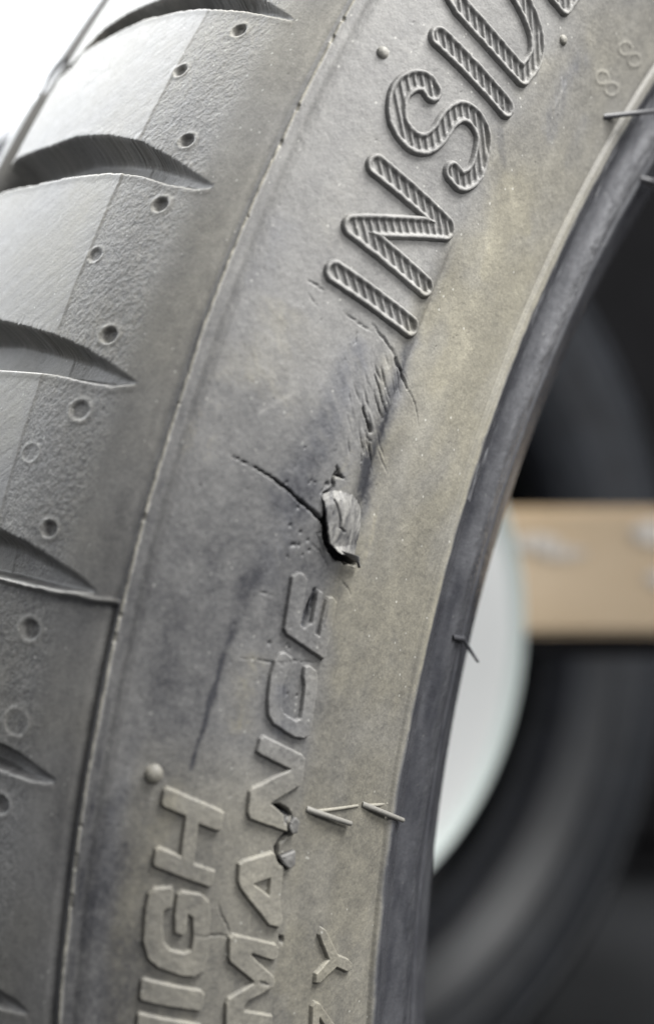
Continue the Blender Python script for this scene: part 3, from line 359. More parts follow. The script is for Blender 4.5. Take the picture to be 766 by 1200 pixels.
def rubber_material():
    m, nt, N, L, B = new_mat("dusty_tyre_rubber")
    at = N.new('ShaderNodeVertexColor'); at.layer_name = "dirt_and_light"
    sep = N.new('ShaderNodeSeparateColor'); L.new(at.outputs[0], sep.inputs[0])
    tc = N.new('ShaderNodeTexCoord')
    def noise(scale, detail=3, rough=0.6):
        n = N.new('ShaderNodeTexNoise'); n.inputs['Scale'].default_value = scale; n.inputs['Detail'].default_value = detail; n.inputs['Roughness'].default_value = rough
        L.new(tc.outputs['Object'], n.inputs['Vector']); return n
    def math_(op, a, b, clamp=False):
        n = N.new('ShaderNodeMath'); n.operation = op; n.use_clamp = clamp
        for i, v in enumerate((a, b)):
            if isinstance(v, (int, float)): n.inputs[i].default_value = v
            else: L.new(v, n.inputs[i])
        return n.outputs[0]
    grain = noise(2600, 3, 0.7); mid = noise(520, 4, 0.65); big = noise(90, 4, 0.6)
    g = math_('MULTIPLY', math_('SUBTRACT', grain.outputs[0], 0.5), 0.85)
    g2 = math_('MULTIPLY', math_('SUBTRACT', mid.outputs[0], 0.5), 0.30)
    g3 = math_('MULTIPLY', math_('SUBTRACT', big.outputs[0], 0.5), 0.22)
    tot = math_('ADD', math_('ADD', g, g2), g3)
    amt = math_('ADD', math_('MULTIPLY', sep.outputs[0], math_('ADD', tot, 1.0)), math_('MULTIPLY', tot, 0.05), True)
    # pale mineral specks
    vo = N.new('ShaderNodeTexVoronoi'); vo.inputs['Scale'].default_value = 420; L.new(tc.outputs['Object'], vo.inputs['Vector'])
    sp = math_('LESS_THAN', vo.outputs['Distance'], 0.085)
    spk = math_('GREATER_THAN', noise(55, 2).outputs[0], 0.47)
    specks = math_('MULTIPLY', math_('MULTIPLY', sp, spk), math_('MULTIPLY', sep.outputs[0], 0.75))
    dust = N.new('ShaderNodeMix'); dust.data_type = 'RGBA'
    L.new(sep.outputs[2], dust.inputs[0]); dust.inputs[6].default_value = (0.355, 0.360, 0.378, 1); dust.inputs[7].default_value = (0.375, 0.352, 0.278, 1)
    mix = N.new('ShaderNodeMix'); mix.data_type = 'RGBA'; L.new(amt, mix.inputs[0]); mix.inputs[6].default_value = (0.024, 0.025, 0.031, 1); L.new(dust.outputs[2], mix.inputs[7])
    mx = N.new('ShaderNodeMix'); mx.data_type = 'RGBA'; L.new(specks, mx.inputs[0]); L.new(mix.outputs[2], mx.inputs[6]); mx.inputs[7].default_value = (0.62, 0.62, 0.58, 1)
    L.new(mx.outputs[2], B.inputs['Base Color'])
    r = math_('ADD', 0.50, math_('MULTIPLY', amt, 0.22)); r = math_('SUBTRACT', r, math_('MULTIPLY', sep.outputs[1], 0.20)); r = math_('ADD', r, math_('MULTIPLY', g2, 0.4), True)
    L.new(r, B.inputs['Roughness'])
    B.inputs['Specular IOR Level'].default_value = 0.5
    bp = N.new('ShaderNodeBump'); bp.inputs['Strength'].default_value = 0.55; L.new(math_('MULTIPLY', at.outputs['Alpha'], 0.00021), bp.inputs['Distance'])
    hh = math_('ADD', grain.outputs[0], math_('MULTIPLY', mid.outputs[0], 1.3)); L.new(hh, bp.inputs['Height'])
    L.new(bp.outputs[0], B.inputs['Normal'])
    return m

def plain_material(name, col, rough, scale=30, var=0.15, bump=0.0, spec=0.5):
    m, nt, N, L, B = new_mat(name)
    tc = N.new('ShaderNodeTexCoord'); n = N.new('ShaderNodeTexNoise'); n.inputs['Scale'].default_value = scale; n.inputs['Detail'].default_value = 5
    L.new(tc.outputs['Object'], n.inputs['Vector'])
    cr = N.new('ShaderNodeValToRGB'); L.new(n.outputs[0], cr.inputs[0])
    cr.color_ramp.elements[0].position = 0.25; cr.color_ramp.elements[1].position = 0.75
    cr.color_ramp.elements[0].color = tuple(c * (1 - var) for c in col) + (1,); cr.color_ramp.elements[1].color = tuple(min(1, c * (1 + var)) for c in col) + (1,)
    L.new(cr.outputs[0], B.inputs['Base Color']); B.inputs['Roughness'].default_value = rough; B.inputs['Specular IOR Level'].default_value = spec
    if bump:
        b = N.new('ShaderNodeBump'); b.inputs['Strength'].default_value = bump; b.inputs['Distance'].default_value = 0.002; L.new(n.outputs[0], b.inputs['Height']); L.new(b.outputs[0], B.inputs['Normal'])
    return m

RUB = rubber_material()
SIDE = plain_material("stored_tyre_rubber", (.012, .014, .018), .5, 40, .3, .2, .5)
BLACK = plain_material("black_tyre_rubber", (0.009, 0.010, 0.013), 0.5, 60, 0.3, 0.3, 0.18)

# ------------------------------------------------------------------ mesh builders
def link(o, parent=None):
    COL.objects.link(o)
    if parent is not None: o.parent = parent
    return o

def mesh_object(name, co, quads, mat, parent=None, normals=None, dirt_and_light=None, smooth=True):
    me = bpy.data.meshes.new(name)
    n = len(co); q = np.asarray(quads, np.int32); k = q.shape[1]
    me.vertices.add(n); me.vertices.foreach_set('co', np.ascontiguousarray(co, np.float32).ravel())
    me.loops.add(q.size); me.loops.foreach_set('vertex_index', q.ravel())
    me.polygons.add(len(q)); me.polygons.foreach_set('loop_start', np.arange(0, q.size, k, dtype=np.int32))
    me.update(calc_edges=True)
    me.polygons.foreach_set('use_smooth', np.full(len(q), smooth))
    if dirt_and_light is not None:
        a = me.color_attributes.new("dirt_and_light", 'FLOAT_COLOR', 'POINT'); a.data.foreach_set('color', np.ascontiguousarray(dirt_and_light, np.float32).ravel())
    me.materials.append(mat)
    if normals is not None: me.normals_split_custom_set_from_vertices(normals.astype(np.float32))
    me.validate(clean_customdata=False)
    return link(bpy.data.objects.new(name, me), parent)

def grid_normals(P):
    a = np.gradient(P, axis=0); b = np.gradient(P, axis=1)
    n = np.cross(b, a); n /= np.linalg.norm(n, axis=-1, keepdims=True) + 1e-20
    return n

def grid_quads(ni, nj):
    i, j = np.meshgrid(np.arange(ni - 1), np.arange(nj - 1), indexing='ij')
    a = (i * nj + j).ravel()
    return np.stack([a, a + 1, a + nj + 1, a + nj], 1)

def pick(P, Nn, dirt_and_light, quads, mask):
    q = quads[mask]; u, inv = np.unique(q, return_inverse=True)
    return P[u], inv.reshape(q.shape), Nn[u], dirt_and_light[u]

def empty(name, loc, rot=None):
    o = bpy.data.objects.new(name, None); COL.objects.link(o); o.empty_display_size = 0.05
    M = (rot.to_4x4() if rot is not None else Matrix.Identity(4)); M.translation = loc
    o.matrix_world = M
    return o

def tag(o, label=None, cat=None, group=None, kind=None):
    if label: o['label'] = label
    if cat: o['category'] = cat
    if group: o['group'] = group
    if kind: o['kind'] = kind
    return o

# ------------------------------------------------------------------ the tyre
tyre = empty('car_tyre', TYRE_LOC, TYRE_ROT)
tag(tyre, 'worn dusty car tyre in the foreground with raised lettering and a torn sidewall', 'tyre')

P = point(XX.astype(np.float64), SS.astype(np.float64), H.astype(np.float64))
NN = grid_normals(P)
ref = point(XX[::200, ::200].astype(float), SS[::200, ::200].astype(float), 1.0) - point(XX[::200, ::200].astype(float), SS[::200, ::200].astype(float), 0.0)
FLIP = np.sum(ref * NN[::200, ::200]) < 0
if FLIP: NN = -NN
DIRT_AND_LIGHT = np.stack([D, POL, np.clip(WARM, 0, 1), 0.42 + 0.58 * rough], -1)
quads = grid_quads(*XX.shape)
if FLIP: quads = quads[:, ::-1]
Pf = P.reshape(-1, 3); Nf = NN.reshape(-1, 3); Df = DIRT_AND_LIGHT.reshape(-1, 4)
fc = lambda A: A[:-1, :-1].ravel()
fS = fc(SS); fX = fc(XX); fG = fc(GID); fP = fc(PID); fC = fc(CUT)
ids = np.zeros(len(quads), np.int32)
tipx = np.array([t[0] for t in tips])
blk = np.searchsorted(tipx, fX)                      # tread block between two grooves
ids[:] = 1                                           # sidewall
ids[fS >= 55.3] = 2; ids[fS >= 58.2] = 3
tr = fS < -0.7; ids[tr] = 10 + blk[tr]
# follow each groove's own centre line for the split between blocks
for gi, (up, lo) in enumerate(grooves):
    xc = 0.5 * (ginterp(up, SA, 0) + ginterp(lo, SA, 0)); xc = np.broadcast_to(xc[None, :], XX.shape); xc = fc(xc)
    m = tr & (np.abs(fX - xc) < 14)
    ids[m & (fX >= xc)] = 10 + gi + 1; ids[m & (fX < xc)] = 10 + gi
m = tr & (fG >= 0); ids[m] = 30 + fG[m]
m = tr & (fP >= 0) & (fG < 0); ids[m] = 50 + fP[m]
ids[np.abs(fS) <= 0.7] = 4
ids[fS < -81] = 5
ids[(fS < -76.2) & (fS >= -81)] = 6
deep = (fC > 0.55) & (fS > 3) & (fX > -14) & (fX < 12) & (fS > 14) & (fS < 36)
ids[deep] = 7
names = {1: ('sidewall', None), 2: ('rim_line', None), 3: ('bead', 'smooth dark bead around the wheel opening'), 4: ('mould_seam', None), 5: ('tread_rib', None), 6: ('tread_channel', None), 7: ('gash', 'deep black gash under the torn flap')}

# the rest of the ring, coarser, going on round from both ends of the worn face
CXA = np.linspace(XA[-1], XA[0] + 2 * math.pi * XR * 1000, 700)
CSA = np.concatenate([[SU[0] * 1000 + 0.3], np.arange(-147, -104, 2.5), SA[(SA >= -104) & (SA < -0.8)][::5], [-0.7, -0.3, 0, 0.3, 0.7], SA[(SA > 0.8)][::6], [102, SU[-1] * 1000 - 0.3]])
CX2, CS2 = np.meshgrid(CXA, CSA, indexing='ij')
prof = lambda s: (-0.22 * sstep(32.1, 33.0, s) - 0.40 * np.exp(-((s - 55.3) / 0.6) ** 2) - 0.75 * np.exp(-((s - 61.2) / 2.4) ** 2) + 0.5 * sstep(63.5, 67.5, s) * (1 - sstep(70, 73.5, s)) + 0.42 * np.exp(-(s / 0.4) ** 4) - 6.0 * sstep(-76.0, -77.2, s) * sstep(-86.5, -85.2, s))
H2 = prof(CS2)
ph = (CX2 - 16.0) % 29.6
wdt = np.interp(CS2, [-76, -40, -12, -8], [7, 7, 2.5, 0]); xc2 = 10 + 3 * np.sin((CS2 + 10) / 22)
a2 = np.clip(np.minimum((ph - xc2) / 2, (xc2 + wdt - ph) / 1.2), 0, 1)
H2 -= np.interp(CS2, [-77, -30, -10, -8], [6, 4.5, .8, 0]) * a2 * (CS2 < -8) * (CS2 > -77)
P2 = point(CX2, CS2, H2); N2 = grid_normals(P2); q2 = grid_quads(*CX2.shape)
if FLIP: N2 = -N2; q2 = q2[:, ::-1]
D2 = np.stack([np.clip(0.45 + 0.25 * fbm(CX2 / 16, CS2 / 12, 90, 3) - 0.3 * (CS2 > 58), 0.05, 1), 0.5 * (CS2 > 58), np.where(CS2 > 32, .9, .3), np.full_like(CX2, .3)], -1)
s2 = CS2[:-1, :-1].ravel(); id2 = np.full(len(q2), 1); id2[s2 >= 55] = 2; id2[s2 >= 58] = 3; id2[s2 < -0.7] = 8; id2[np.abs(s2) <= 0.7] = 4; id2[s2 < -81] = 5; id2[(s2 < -76) & (s2 >= -81)] = 6
# the strip of the near part that lies beyond the fine grid (far shoulder and toe)
NXA = np.linspace(XA[0], XA[-1], 160)
def strip(sa):
    x, s = np.meshgrid(NXA, sa, indexing='ij'); p = point(x, s, prof(s)); n = grid_normals(p); q = grid_quads(*x.shape)
    if FLIP: n = -n; q = q[:, ::-1]
    d = np.stack([np.full_like(x, .3), np.full_like(x, .2), np.full_like(x, .3), np.ones_like(x)], -1)
    return p.reshape(-1, 3), q, n.reshape(-1, 3), d.reshape(-1, 4)
STR = {5: strip(np.concatenate([[SU[0] * 1000 + 0.3], np.arange(-147, -105, 2.5), [SA[0]]])), 3: strip(np.array([SA[-1], 103.0, SU[-1] * 1000 - 0.3]))}

def join(parts):
    co, qq, nn, dd = [], [], [], []; o = 0
    for p, q, n, d in parts:
        co.append(p); qq.append(q + o); nn.append(n); dd.append(d); o += len(p)
    return np.vstack(co), np.vstack(qq), np.vstack(nn), np.vstack(dd)

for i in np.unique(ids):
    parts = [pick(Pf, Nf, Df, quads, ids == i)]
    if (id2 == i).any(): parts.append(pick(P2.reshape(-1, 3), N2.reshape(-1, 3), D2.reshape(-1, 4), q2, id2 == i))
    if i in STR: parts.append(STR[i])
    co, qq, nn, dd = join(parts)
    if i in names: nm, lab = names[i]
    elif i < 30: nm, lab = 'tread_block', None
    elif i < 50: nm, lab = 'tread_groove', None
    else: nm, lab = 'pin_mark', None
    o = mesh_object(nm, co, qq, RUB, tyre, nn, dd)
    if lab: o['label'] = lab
co, qq, nn, dd = pick(P2.reshape(-1, 3), N2.reshape(-1, 3), D2.reshape(-1, 4), q2, id2 == 8)
mesh_object('tread_pattern', co, qq, RUB, tyre, nn, dd)

# inner liner and far sidewall close the ring
def revolve(prof_zr, n=300):
    a = np.linspace(0, 2 * math.pi, n + 1); pz = np.array(prof_zr)
    A, K = np.meshgrid(a, np.arange(len(pz)), indexing='ij')
    co = np.stack([pz[K, 1] * np.cos(A), pz[K, 1] * np.sin(A), pz[K, 0]], -1).reshape(-1, 3)
    return co, grid_quads(n + 1, len(pz))
def spline(p, n=8):
    p = np.array(p, float); pp = np.vstack([2 * p[0] - p[1], p, 2 * p[-1] - p[-2]]); o = []
    for i in range(len(p) - 1):
        a, b, c, d = pp[i:i + 4]; t = np.linspace(0, 1, n, endpoint=False)[:, None]; m1 = (c - a) / 2; m2 = (d - b) / 2
        o.append((2*t**3-3*t**2+1)*b+(t**3-2*t**2+t)*m1+(-2*t**3+3*t**2)*c+(t**3-t**2)*m2)
    return np.vstack(o + [p[-1:]])
co, qq = revolve(spline([(.0850, .2342), (.0862, .240), (.092, .252), (.103, .268), (.1085, .284), (.107, .298), (.098, .311), (.080, .3195), (.045, .3225), (.012, .316), (-.006, .300), (-.013, .286), (-.010, .268), (.000, .248), (.006, .236)]))
mesh_object('inner_liner', co, qq, BLACK, tyre)
co, qq = revolve(spline([(-.020, .3000), (-.0255, .290), (-.0275, .278), (-.0250, .266), (-.017, .252), (-.006, .240), (.001, .2345), (.006, .236)]))
mesh_object('rear_sidewall', co, qq, BLACK, tyre)

# ------------------------------------------------------------------ raised letters: own meshes rooted in the sidewall
def base_at(G, x, s):
    return bil(G, XA, SA, x, s)
HB = H_WHOLE + 0.35 * (H - H_WHOLE)
def patch(name, x0, x1, s0, s1, step, fun, label=None):
    xa = np.arange(x0, x1, step); sa = np.arange(s0, s1, step)
    X, S = np.meshgrid(xa, sa, indexing='ij')
    h, keep, dd, ww = fun(X, S)
    p = point(X, S, base_at(HB, X, S) + h); n = grid_normals(p); q = grid_quads(*X.shape)
    if FLIP: n = -n; q = q[:, ::-1]
    k = keep.ravel()[q].any(1)
    dirt_and_light = np.stack([np.clip(base_at(D, X, S) + dd, .02, 1), np.zeros_like(X), np.clip(base_at(WARM, X, S) + ww, 0, 1), np.full_like(X, .42)], -1)
    co, qq, nn, dt = pick(p.reshape(-1, 3), n.reshape(-1, 3), dirt_and_light.reshape(-1, 4), q, k)
    o = mesh_object(name, co, qq, RUB, tyre, nn, dt)
    if label: o['label'] = label
    return o

hv = np.array(HATCH[1]) - np.array(HATCH[0]); hv /= np.linalg.norm(hv)
for ch, (pts,) in OUTLINE:
    W = 1.80
    def fun(X, S):
        Xw = X + .07 * vnoise(X / 1.2, S / 1.2, 101); Sw = S + .07 * vnoise(X / 1.2, S / 1.2, 102)
        d, _ = seg_dist(Xw, Sw, pts)
        rimh = np.exp(-(np.abs(d - (W - .44)) / .42) ** 3)
        u = (-hv[1] * X + hv[0] * S) / 1.28
        hatch = np.abs(((u % 1) - .5)) * 2
        inside = sstep(W - .45, W - .75, d)
        h = 0.72 * rimh * (1 + .15 * vnoise(X / .7, S / .7, 103)) + inside * (0.05 + 0.34 * sstep(.25, .85, hatch)) * (1 - rimh) - 0.25 * sstep(W - .12, W + .25, d)
        h += .03 * vnoise(X / .4, S / .4, 104)
        return h, d < W + .2, .05 * rimh - .03 * inside * (1 - sstep(.35, .7, hatch)), 0 * X
    p = np.array(pts); a = p.min(0) - W - .5; b = p.max(0) + W + .5
    patch('outlined_letter', a[0], b[0], a[1], b[1], .09, fun, 'outlined letter %s filled with slanted ribs' % ch)
for ch, pts, hole in SOLID:
    def fun(X, S):
        Xw = X + .10 * vnoise(X / 1.3, S / 1.3, 105); Sw = S + .10 * vnoise(X / 1.3, S / 1.3, 106)
        sd = poly_sd(Xw, Sw, pts)
        if hole: sd = np.maximum(sd, -poly_sd(Xw, Sw, hole))
        sd = sd - (.05 if ch in 'CE' else .16)
        top = sstep(.20, -.20, sd)
        h = -0.2 + 0.86 * top + .04 * fbm(X / .8, S / .8, 107, 2)
        e = np.exp(-((sd + .12) / .2) ** 2)
        return h, sd < .35, .12 * e + .09 * sstep(-.1, -.35, sd) - .12 * (sd > .05) , 0 * X
    p = np.array(pts); a = p.min(0) - .8; b = p.max(0) + .8
    patch('raised_letter', a[0], b[0], a[1], min(b[1], 54.5), .11, fun, 'solid raised letter %s' % ch)
# small moulded nubs
for x, s, r in NUB:
    def fun(X, S):
        d = np.hypot(X - x, S - s); return (1.0 * r * .8 * np.sqrt(np.clip(1 - (d / r) ** 2, 0, 1)) - .15 + .06 * vnoise(X / .4, S / .4, 108)), d < r * 1.05, .12 + 0 * X, .2 + 0 * X
    patch('nub', x - r * 1.3, x + r * 1.3, s - r * 1.3, s + r * 1.3, .12, fun)

# ------------------------------------------------------------------ torn flap and flakes
def sheet(name, rows, thick, dust, warm, label=None, pol=0.0):
    """closed sheet from a grid of (X, S, H) points"""
    G = np.array(rows, float); ni, nj = G.shape[:2]
    top = point(G[..., 0], G[..., 1], G[..., 2]); bot = point(G[..., 0], G[..., 1], G[..., 2] - thick)
    n = ni * nj; q = grid_quads(ni, nj); qb = q[:, ::-1] + n; idx = np.arange(n).reshape(ni, nj)
    ring = np.concatenate([idx[0, :], idx[1:, -1], idx[-1, -2::-1], idx[-2:0:-1, 0]]); r2 = np.roll(ring, -1)
    sideq = np.stack([ring, ring + n, r2 + n, r2], 1)
    if FLIP: q = q[:, ::-1]; qb = qb[:, ::-1]; sideq = sideq[:, ::-1]
    co = np.vstack([top.reshape(-1, 3), bot.reshape(-1, 3)])
    dd = np.zeros((2 * n, 4)); dd[:n, 0] = np.asarray(dust).ravel() if np.ndim(dust) else dust; dd[n:, 0] = .05; dd[:, 1] = pol; dd[:, 2] = warm; dd[:, 3] = .42
    o = mesh_object(name, co, np.vstack([q, qb, sideq]), RUB, tyre, None, dd)
    if label: o['label'] = label
    return o
def along(c, t):
    c = np.array(c); L = np.concatenate([[0], np.cumsum(np.linalg.norm(np.diff(c, axis=0), axis=1))]); L /= L[-1]
    return np.stack([np.interp(t, L, c[:, 0]), np.interp(t, L, c[:, 1])], -1)
nu, nv = 48, 100
v = np.linspace(0, 1, nv); u = np.linspace(0, 1, nu)
Lc = along(FLAP['left'], v); Rc = along(FLAP['right'], v)
rows = []; du = []
for j in range(nv):
    r = []; dr = []
    for i in range(nu):
        p = Lc[j] * (1 - u[i]) + Rc[j] * u[i]
        lift = 0.25 + 1.05 * (1 - u[i]) ** 1.3 * math.sin(math.pi * min(1, .12 + v[j] * .62)) + 0.5 * math.exp(-((u[i] - .45) / .3) ** 2) * math.sin(math.pi * min(v[j] * 1.0, 1)) + 1.0 * max(0, v[j] - .86) / .14 * (1 - u[i] * .6)
        lift *= .3 + .7 * min(1, v[j] / .22)
        lift *= (1 - .9 * max(0, u[i] - .75) / .25)
        pn = float(fbm(np.array(p[0] / 2.6), np.array(p[1] / .7), 110, 4, .65))
        q = np.array(p) + (.5 * float(vnoise(np.array(v[j] * 16), np.array(0.3), 111)) * (1 - u[i]), .25 * float(vnoise(np.array(v[j] * 20), np.array(0.8), 112)) * (1 - u[i]))
        ck = float(seg_dist(np.array(q[0]), np.array(q[1]), FLAP['crack'])[0]); ckk = math.exp(-(ck / .13) ** 2)
        r.append((q[0], q[1], lift + .16 * pn - .4 * ckk)); dr.append((.36 + .42 * pn - .05 * u[i]) * (1 - .9 * ckk))
    rows.append(r); du.append(dr)
sheet('torn_flap', rows, .55, np.array(du), .45, 'pale flap of rubber torn loose from the sidewall')
# the curled end of the flap: a short half-rolled tongue
c0 = np.array(FLAP['left'][-1]); c1 = np.array(FLAP['tip'][1]); c2 = np.array(FLAP['tip'][2]); rr_ = np.array(FLAP['right'][-1])
rows = []
for j in range(14):
    t = j / 13; r = []
    base0 = (c0 + np.array((-.5, -.1))) * (1 - t) + (c2 - np.array((.6, .2))) * t; base1 = rr_ * (1 - t) + c2 * t
    for i in range(12):
        a = math.pi * i / 11
        p = base0 * (1 - (1 - math.cos(a)) / 2) + base1 * (1 - math.cos(a)) / 2
        r.append((p[0], p[1], .7 + (1.5 - 1.1 * t) * math.sin(a * .9 + .25) ** .8 * (1 - .3 * t)))
    rows.append(r)
sheet('flap_curl', rows, .4, .30, .3, 'dark curled tip of the torn flap', .6)
for k, pts in enumerate(FLAKE):
    p = np.array(pts); c = p.mean(0); rows = []
    for f in np.linspace(0.02, 1, 8):
        r = []
        for t in np.linspace(0, 1, 25):
            q = along(list(pts) + [pts[0]], t); z = c + (q - c) * (f + .10 * float(vnoise(np.array(t * 9), np.array(k * 3.), 114)))
            r.append((z[0], z[1], (.95 if k == 0 else 1.05) + .05 * (1 - f) + .35 * float(vnoise(np.array(z[0] / .8), np.array(z[1] / .8), 113)) - (.15 if f > .9 else 0)))
        rows.append(r)
    sheet('rubber_flake', rows, .9, .30, .5)

# ------------------------------------------------------------------ moulding hairs
def tube(name, pts, radii, dust, warm, label=None, pol=.2, mat=None, parent=None, n=12):
    p = spline(pts, 8); t_ = np.linspace(0, 1, len(p)); rad = np.interp(t_, np.linspace(0, 1, len(radii)), radii) / 1000
    tg = np.gradient(p, axis=0); tg /= np.linalg.norm(tg, axis=1)[:, None]
    up = np.array([.13, .2, .97]); A = np.cross(tg, up); A /= np.linalg.norm(A, axis=1)[:, None]; Bv = np.cross(A, tg)
    ends = [(p[0], 0.02), (p[-1] + tg[-1] * rad[-1] * .5, .6)]
    rings = []
    for i in range(len(p)):
        an = np.linspace(0, 2 * math.pi, n, endpoint=False)
        rings.append(p[i] + (np.cos(an)[:, None] * A[i] + np.sin(an)[:, None] * Bv[i]) * rad[i])
    an = np.linspace(0, 2 * math.pi, n, endpoint=False)
    rings.append(p[-1] + tg[-1] * rad[-1] * .7 + (np.cos(an)[:, None] * A[-1] + np.sin(an)[:, None] * Bv[-1]) * rad[-1] * .6)
    rings.append(p[-1] + tg[-1] * rad[-1] * .95 + (np.cos(an)[:, None] * A[-1] + np.sin(an)[:, None] * Bv[-1]) * rad[-1] * .05)
    R_ = len(rings); co = np.vstack(rings); q = []
    for i in range(R_ - 1):
        for j in range(n):
            q.append((i * n + j, i * n + (j + 1) % n, (i + 1) * n + (j + 1) % n, (i + 1) * n + j))
    dd = np.zeros((len(co), 4)); dd[:, 0] = dust; dd[:, 1] = pol; dd[:, 2] = warm; dd[:, 3] = .42
    o = mesh_object(name, co, q, mat or RUB, parent if parent is not None else tyre, None, dd)
    if label: o['label'] = label
    return o
def hp(x, s, h): return point(np.array(x), np.array(s), np.array(h))
def hb(c, h): return hp(c[0], c[1], float(base_at(HB, np.array(c[0]), np.array(c[1]))) + h)
(a,), (a2,) = HAIR['a'], HAIR['a2']
tube('moulding_hair', [hb(a, -.3), hb((a[0] * .75 + a2[0] * .25, a[1] * .75 + a2[1] * .25), 1.0), hb((a[0] * .4 + a2[0] * .6, a[1] * .4 + a2[1] * .6), 1.8), hb(a2, 2.2)], (.52, .48, .44), .12, .2, 'straight dark moulding hair crossing the bead edge near the top')
(b,) = HAIR['b']
tube('moulding_hair', [hb((b[0] + .5, b[1] - 1), -.3), hb((b[0] - .6, b[1]), 1.3), hb((b[0] - 2.2, b[1] + 1.4), 1.6), hb((b[0] - 3.2, b[1] + 3.6), .6)], (.6, .55, .48), .08, .1, 'short curled moulding hair on the bead')
(c_,), (c2_,) = HAIR['c'], HAIR['c2']
tube('moulding_hair', [hb(c_, -.1), hb(((c_[0] + c2_[0]) / 2, (c_[1] + c2_[1]) / 2), .5), hb(c2_, .7), hb((c2_[0] + 2.2, c2_[1] + 2.2), 1.7), hb((c2_[0] + 3.9, c2_[1] + 2.6), 3.2)], (.52, .42, .34, .26), .06, .1, 'bent thin moulding hair sticking out over the wheel opening')
for key in ('d', 'e'):
    q0, q1 = [np.array(t) for t in HAIR[key]]
    tube('moulding_hair', [hb(q0, -.2), hb(q0 * .8 + q1 * .2, .35), hb(q0 * .45 + q1 * .55, .6), hb(q1, .75)], (.50, .45, .40), .45, .6, 'moulding hair lying flat beside the letter N' if key == 'd' else 'moulding hair reaching over the rim line')
for key in ('r1', 'r2'):
    q0, q1 = [np.array(t) for t in HAIR[key]]
    tube('vent_line', [hb(q0, .02), hb(q0 * .5 + q1 * .5, .04), hb(q1, 0)], (.32, .28, .24), .55, .85)

# ------------------------------------------------------------------ the row of black tyres further back
AX = Vector((0.583, -0.8125, 0)).normalized()
def facing(ax):
    z = ax; x = Vector((0, 0, 1)).cross(z).normalized(); y = z.cross(x)
    return Matrix((x, y, z)).transposed()
def back_tyre(centre, lab):
    t = empty('stored_tyre', centre, facing(AX)); tag(t, lab, 'tyre', 'black tyres standing in a row behind')
    co, qq = revolve(spline([(.070, .240), (.080, .248), (.088, .258), (.0905, .262), (.0900, .266), (.096, .280), (.0995, .292), (.1000, .300), (.1020, .302), (.1020, .305), (.0985, .308), (.093, .318), (.082, .328)], 6), 220)
    mesh_object('sidewall', co, qq, SIDE, t)
    co, qq = revolve(spline([(.082, .328), (.074, .3335), (.060, .336), (.030, .337), (-.030, .337), (-.060, .336), (-.080, .328)], 6), 220)
    mesh_object('tread', co, qq, BLACK, t)
    co, qq = revolve(spline([(.040, .2350), (.052, .2330), (.062, .2345), (.070, .240)], 6), 220)
    mesh_object('bead', co, qq, BLACK, t)
    co, qq = revolve(spline([(-.080, .328), (-.098, .300), (-.090, .262), (-.062, .2345), (-.045, .2345), (-.060, .262), (-.080, .295), (-.068, .320), (0, .326), (.068, .320), (.080, .295), (.058, .262), (.040, .2350)], 6), 220)
    mesh_object('inner_liner', co, qq, BLACK, t)
    return t
C2 = Vector((-0.012, 0.81, 0.337))
back_tyre(C2 - AX * 0.08, 'nearest black tyre in the row behind the wheel opening')
back_tyre(C2 - AX * 0.29, 'middle black tyre in the row behind the wheel opening')
back_tyre(C2 - AX * 0.50, 'farthest black tyre in the row behind the wheel opening')

def box_mesh(name, size, loc, mat, parent, bevel=.002):
    import bmesh
    bm = bmesh.new(); bmesh.ops.create_cube(bm, size=1); bmesh.ops.scale(bm, vec=size, verts=bm.verts)
    bmesh.ops.bevel(bm, geom=bm.edges[:], offset=bevel, segments=2, affect='EDGES'); me = bpy.data.meshes.new(name); bm.to_mesh(me); bm.free()
    me.materials.append(mat); o = bpy.data.objects.new(name, me); link(o, parent); o.location = loc; return o

def cardboard():
    m, nt, N, L, B = new_mat("cardboard")
    tc = N.new('ShaderNodeTexCoord'); n = N.new('ShaderNodeTexNoise'); n.inputs['Scale'].default_value = 9; n.inputs['Detail'].default_value = 6
    mp = N.new('ShaderNodeMapping'); mp.inputs['Scale'].default_value = (1, 1, 2.2); L.new(tc.outputs['Object'], mp.inputs[0]); L.new(mp.outputs[0], n.inputs['Vector'])
    cr = N.new('ShaderNodeValToRGB'); cr.color_ramp.elements[0].position = .3; cr.color_ramp.elements[1].position = .75
    cr.color_ramp.elements[0].color = (.55, .42, .27, 1); cr.color_ramp.elements[1].color = (.68, .55, .40, 1)
    L.new(n.outputs[0], cr.inputs[0]); L.new(cr.outputs[0], B.inputs['Base Color']); B.inputs['Roughness'].default_value = .55
    return m
CARD = cardboard()
STEEL = plain_material("black_painted_steel", (.006, .006, .007), .7, 20, .2, 0, .08)
WHITE = plain_material("white_plastic", (.86, .88, .88), .35, 12, .02)
HIGHLIGHT = plain_material("painted_highlight", (.85, .80, .74), .15, 15, .08)
rack = empty('tyre_rack', Vector((0.1, 0.665, 0))); tag(rack, 'black steel rack beam under the cardboard box', 'rack')
box_mesh('beam', (1.3, .04, .010), (0, 0, .3485), STEEL, rack)
box_mesh('post', (.04, .04, .64), (.63, .045, .32), STEEL, rack); box_mesh('post', (.04, .04, .64), (-.63, .045, .32), STEEL, rack)
cb = empty('cardboard_box', Vector((0.1, 0.672, 0.3538))); tag(cb, 'long flat brown cardboard box lying across the rack behind the wheel opening', 'box')
box_mesh('carton', (.9, .05, .062), (0, 0, .031), CARD, cb, .003)
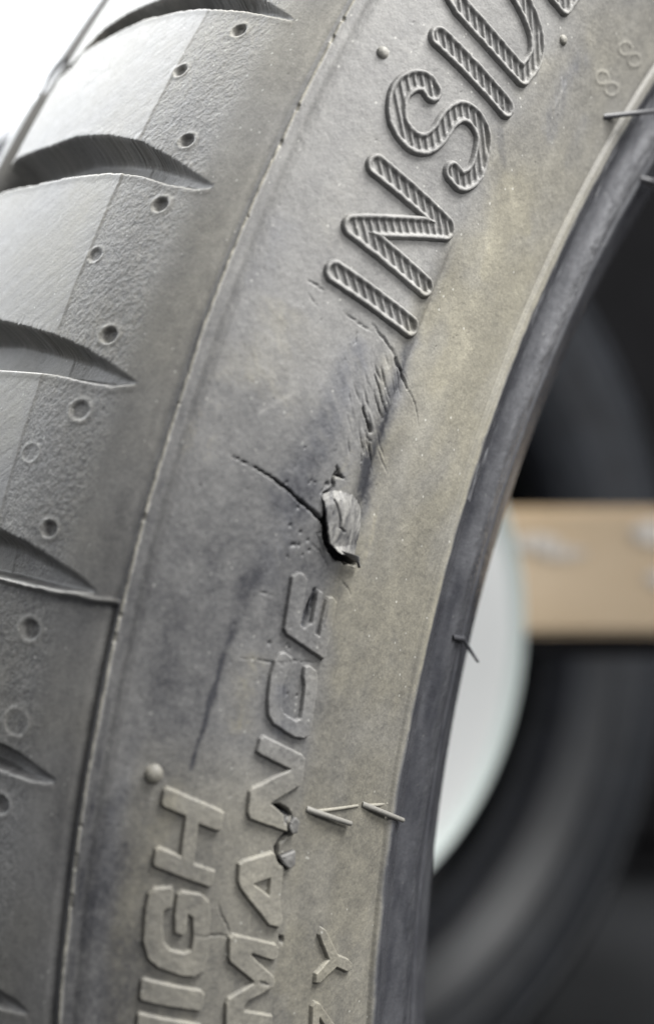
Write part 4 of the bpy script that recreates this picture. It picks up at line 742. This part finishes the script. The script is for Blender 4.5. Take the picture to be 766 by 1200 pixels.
for k, (x0, x1, zz, hh) in enumerate(((-.012, .014, .045, .008), (.000, .026, .040, .006), (.045, .105, .050, .016), (.052, .11, .028, .012))):  # pale patches painting the highlights on the carton
    xs = np.linspace(x0, x1, 14); rows_ = []
    for x in xs:
        f = math.sin(math.pi * (x - x0) / (x1 - x0)) ** .5; rows_.append([(x, -.0256 - .0008 * f * (1 + math.sin(x * 900 + k)) - .0004 * t, zz + hh * f * (t / 3 - .5)) for t in range(4)])
    G = np.array(rows_); mesh_object('box_highlight', G.reshape(-1, 3), grid_quads(14, 4), HIGHLIGHT, cb)

disc = empty('round_disc', Vector((-.0113, 0.52, 0.0)), facing(AX)); tag(disc, 'round white disc on a stand behind the wheel opening', 'disc')  # white plastic disc, pale by its own colour
def disc_local(prof_, nm, mat):
    co, qq = revolve(prof_, 160); co = co + np.array([0, 0.3653, 0]); return mesh_object(nm, co, qq, mat, disc)
rd = .1185
disc_local(spline([(0.0, .0001), (.0, .05), (.0, rd - .006)], 3), 'face', WHITE)
RIM = plain_material("pale_green_rim", (.74, .82, .80), .4, 12, .03)
disc_local(spline([(.0, rd - .006), (.004, rd - .002), (.002, rd), (-.008, rd), (-.012, rd - .004)], 4), 'rim', RIM)
disc_local([(-.012, rd - .004), (-.012, .0001)], 'back', WHITE)
tube('post', [np.array((0, .0, -.018)), np.array((0, .12, -.018)), np.array((0, .34, -.018))], (8, 8), .1, .1, None, .1, STEEL, disc)
co, qq = revolve([(-.0, .09), (.010, .088), (.012, .0001)], 60); co = co[:, [0, 2, 1]] + np.array([0, .001, -.018]); mesh_object('foot', co, qq, STEEL, disc)

# ------------------------------------------------------------------ room
FLOOR = plain_material("dark_rubber_floor", (.020, .021, .023), .6, 6, .2, .3)
WALL = plain_material("white_wall_paint", (.82, .83, .84), .8, 3, .03)
co = np.array([(-6, -6, 0), (6, -6, 0), (6, 6, 0), (-6, 6, 0)], float); o = mesh_object('floor', co, [(0, 1, 2, 3)], FLOOR, None, smooth=False); o['kind'] = 'structure'
co = np.array([(-6, 3.0, 0), (6, 3.0, 0), (6, 3.0, 3.2), (-6, 3.0, 3.2)], float); o = mesh_object('wall', co, [(0, 1, 2, 3)], WALL, None, smooth=False); o['kind'] = 'structure'
backing = empty('dark_backdrop', Vector((0.72, 1.75, 0))); tag(backing, 'added tall black cabinet standing behind the row of tyres', 'backdrop')  # added dark backdrop, keeps the view behind the tyres black
box_mesh('backdrop_body', (1.5, .5, 2.0), (0, 0, 1.0), STEEL, backing, .004)
box_mesh('backdrop_panel', (.73, .02, 1.9), (-.37, -.262, 1.0), STEEL, backing, .004); box_mesh('backdrop_panel', (.73, .02, 1.9), (.37, -.262, 1.0), STEEL, backing, .004)
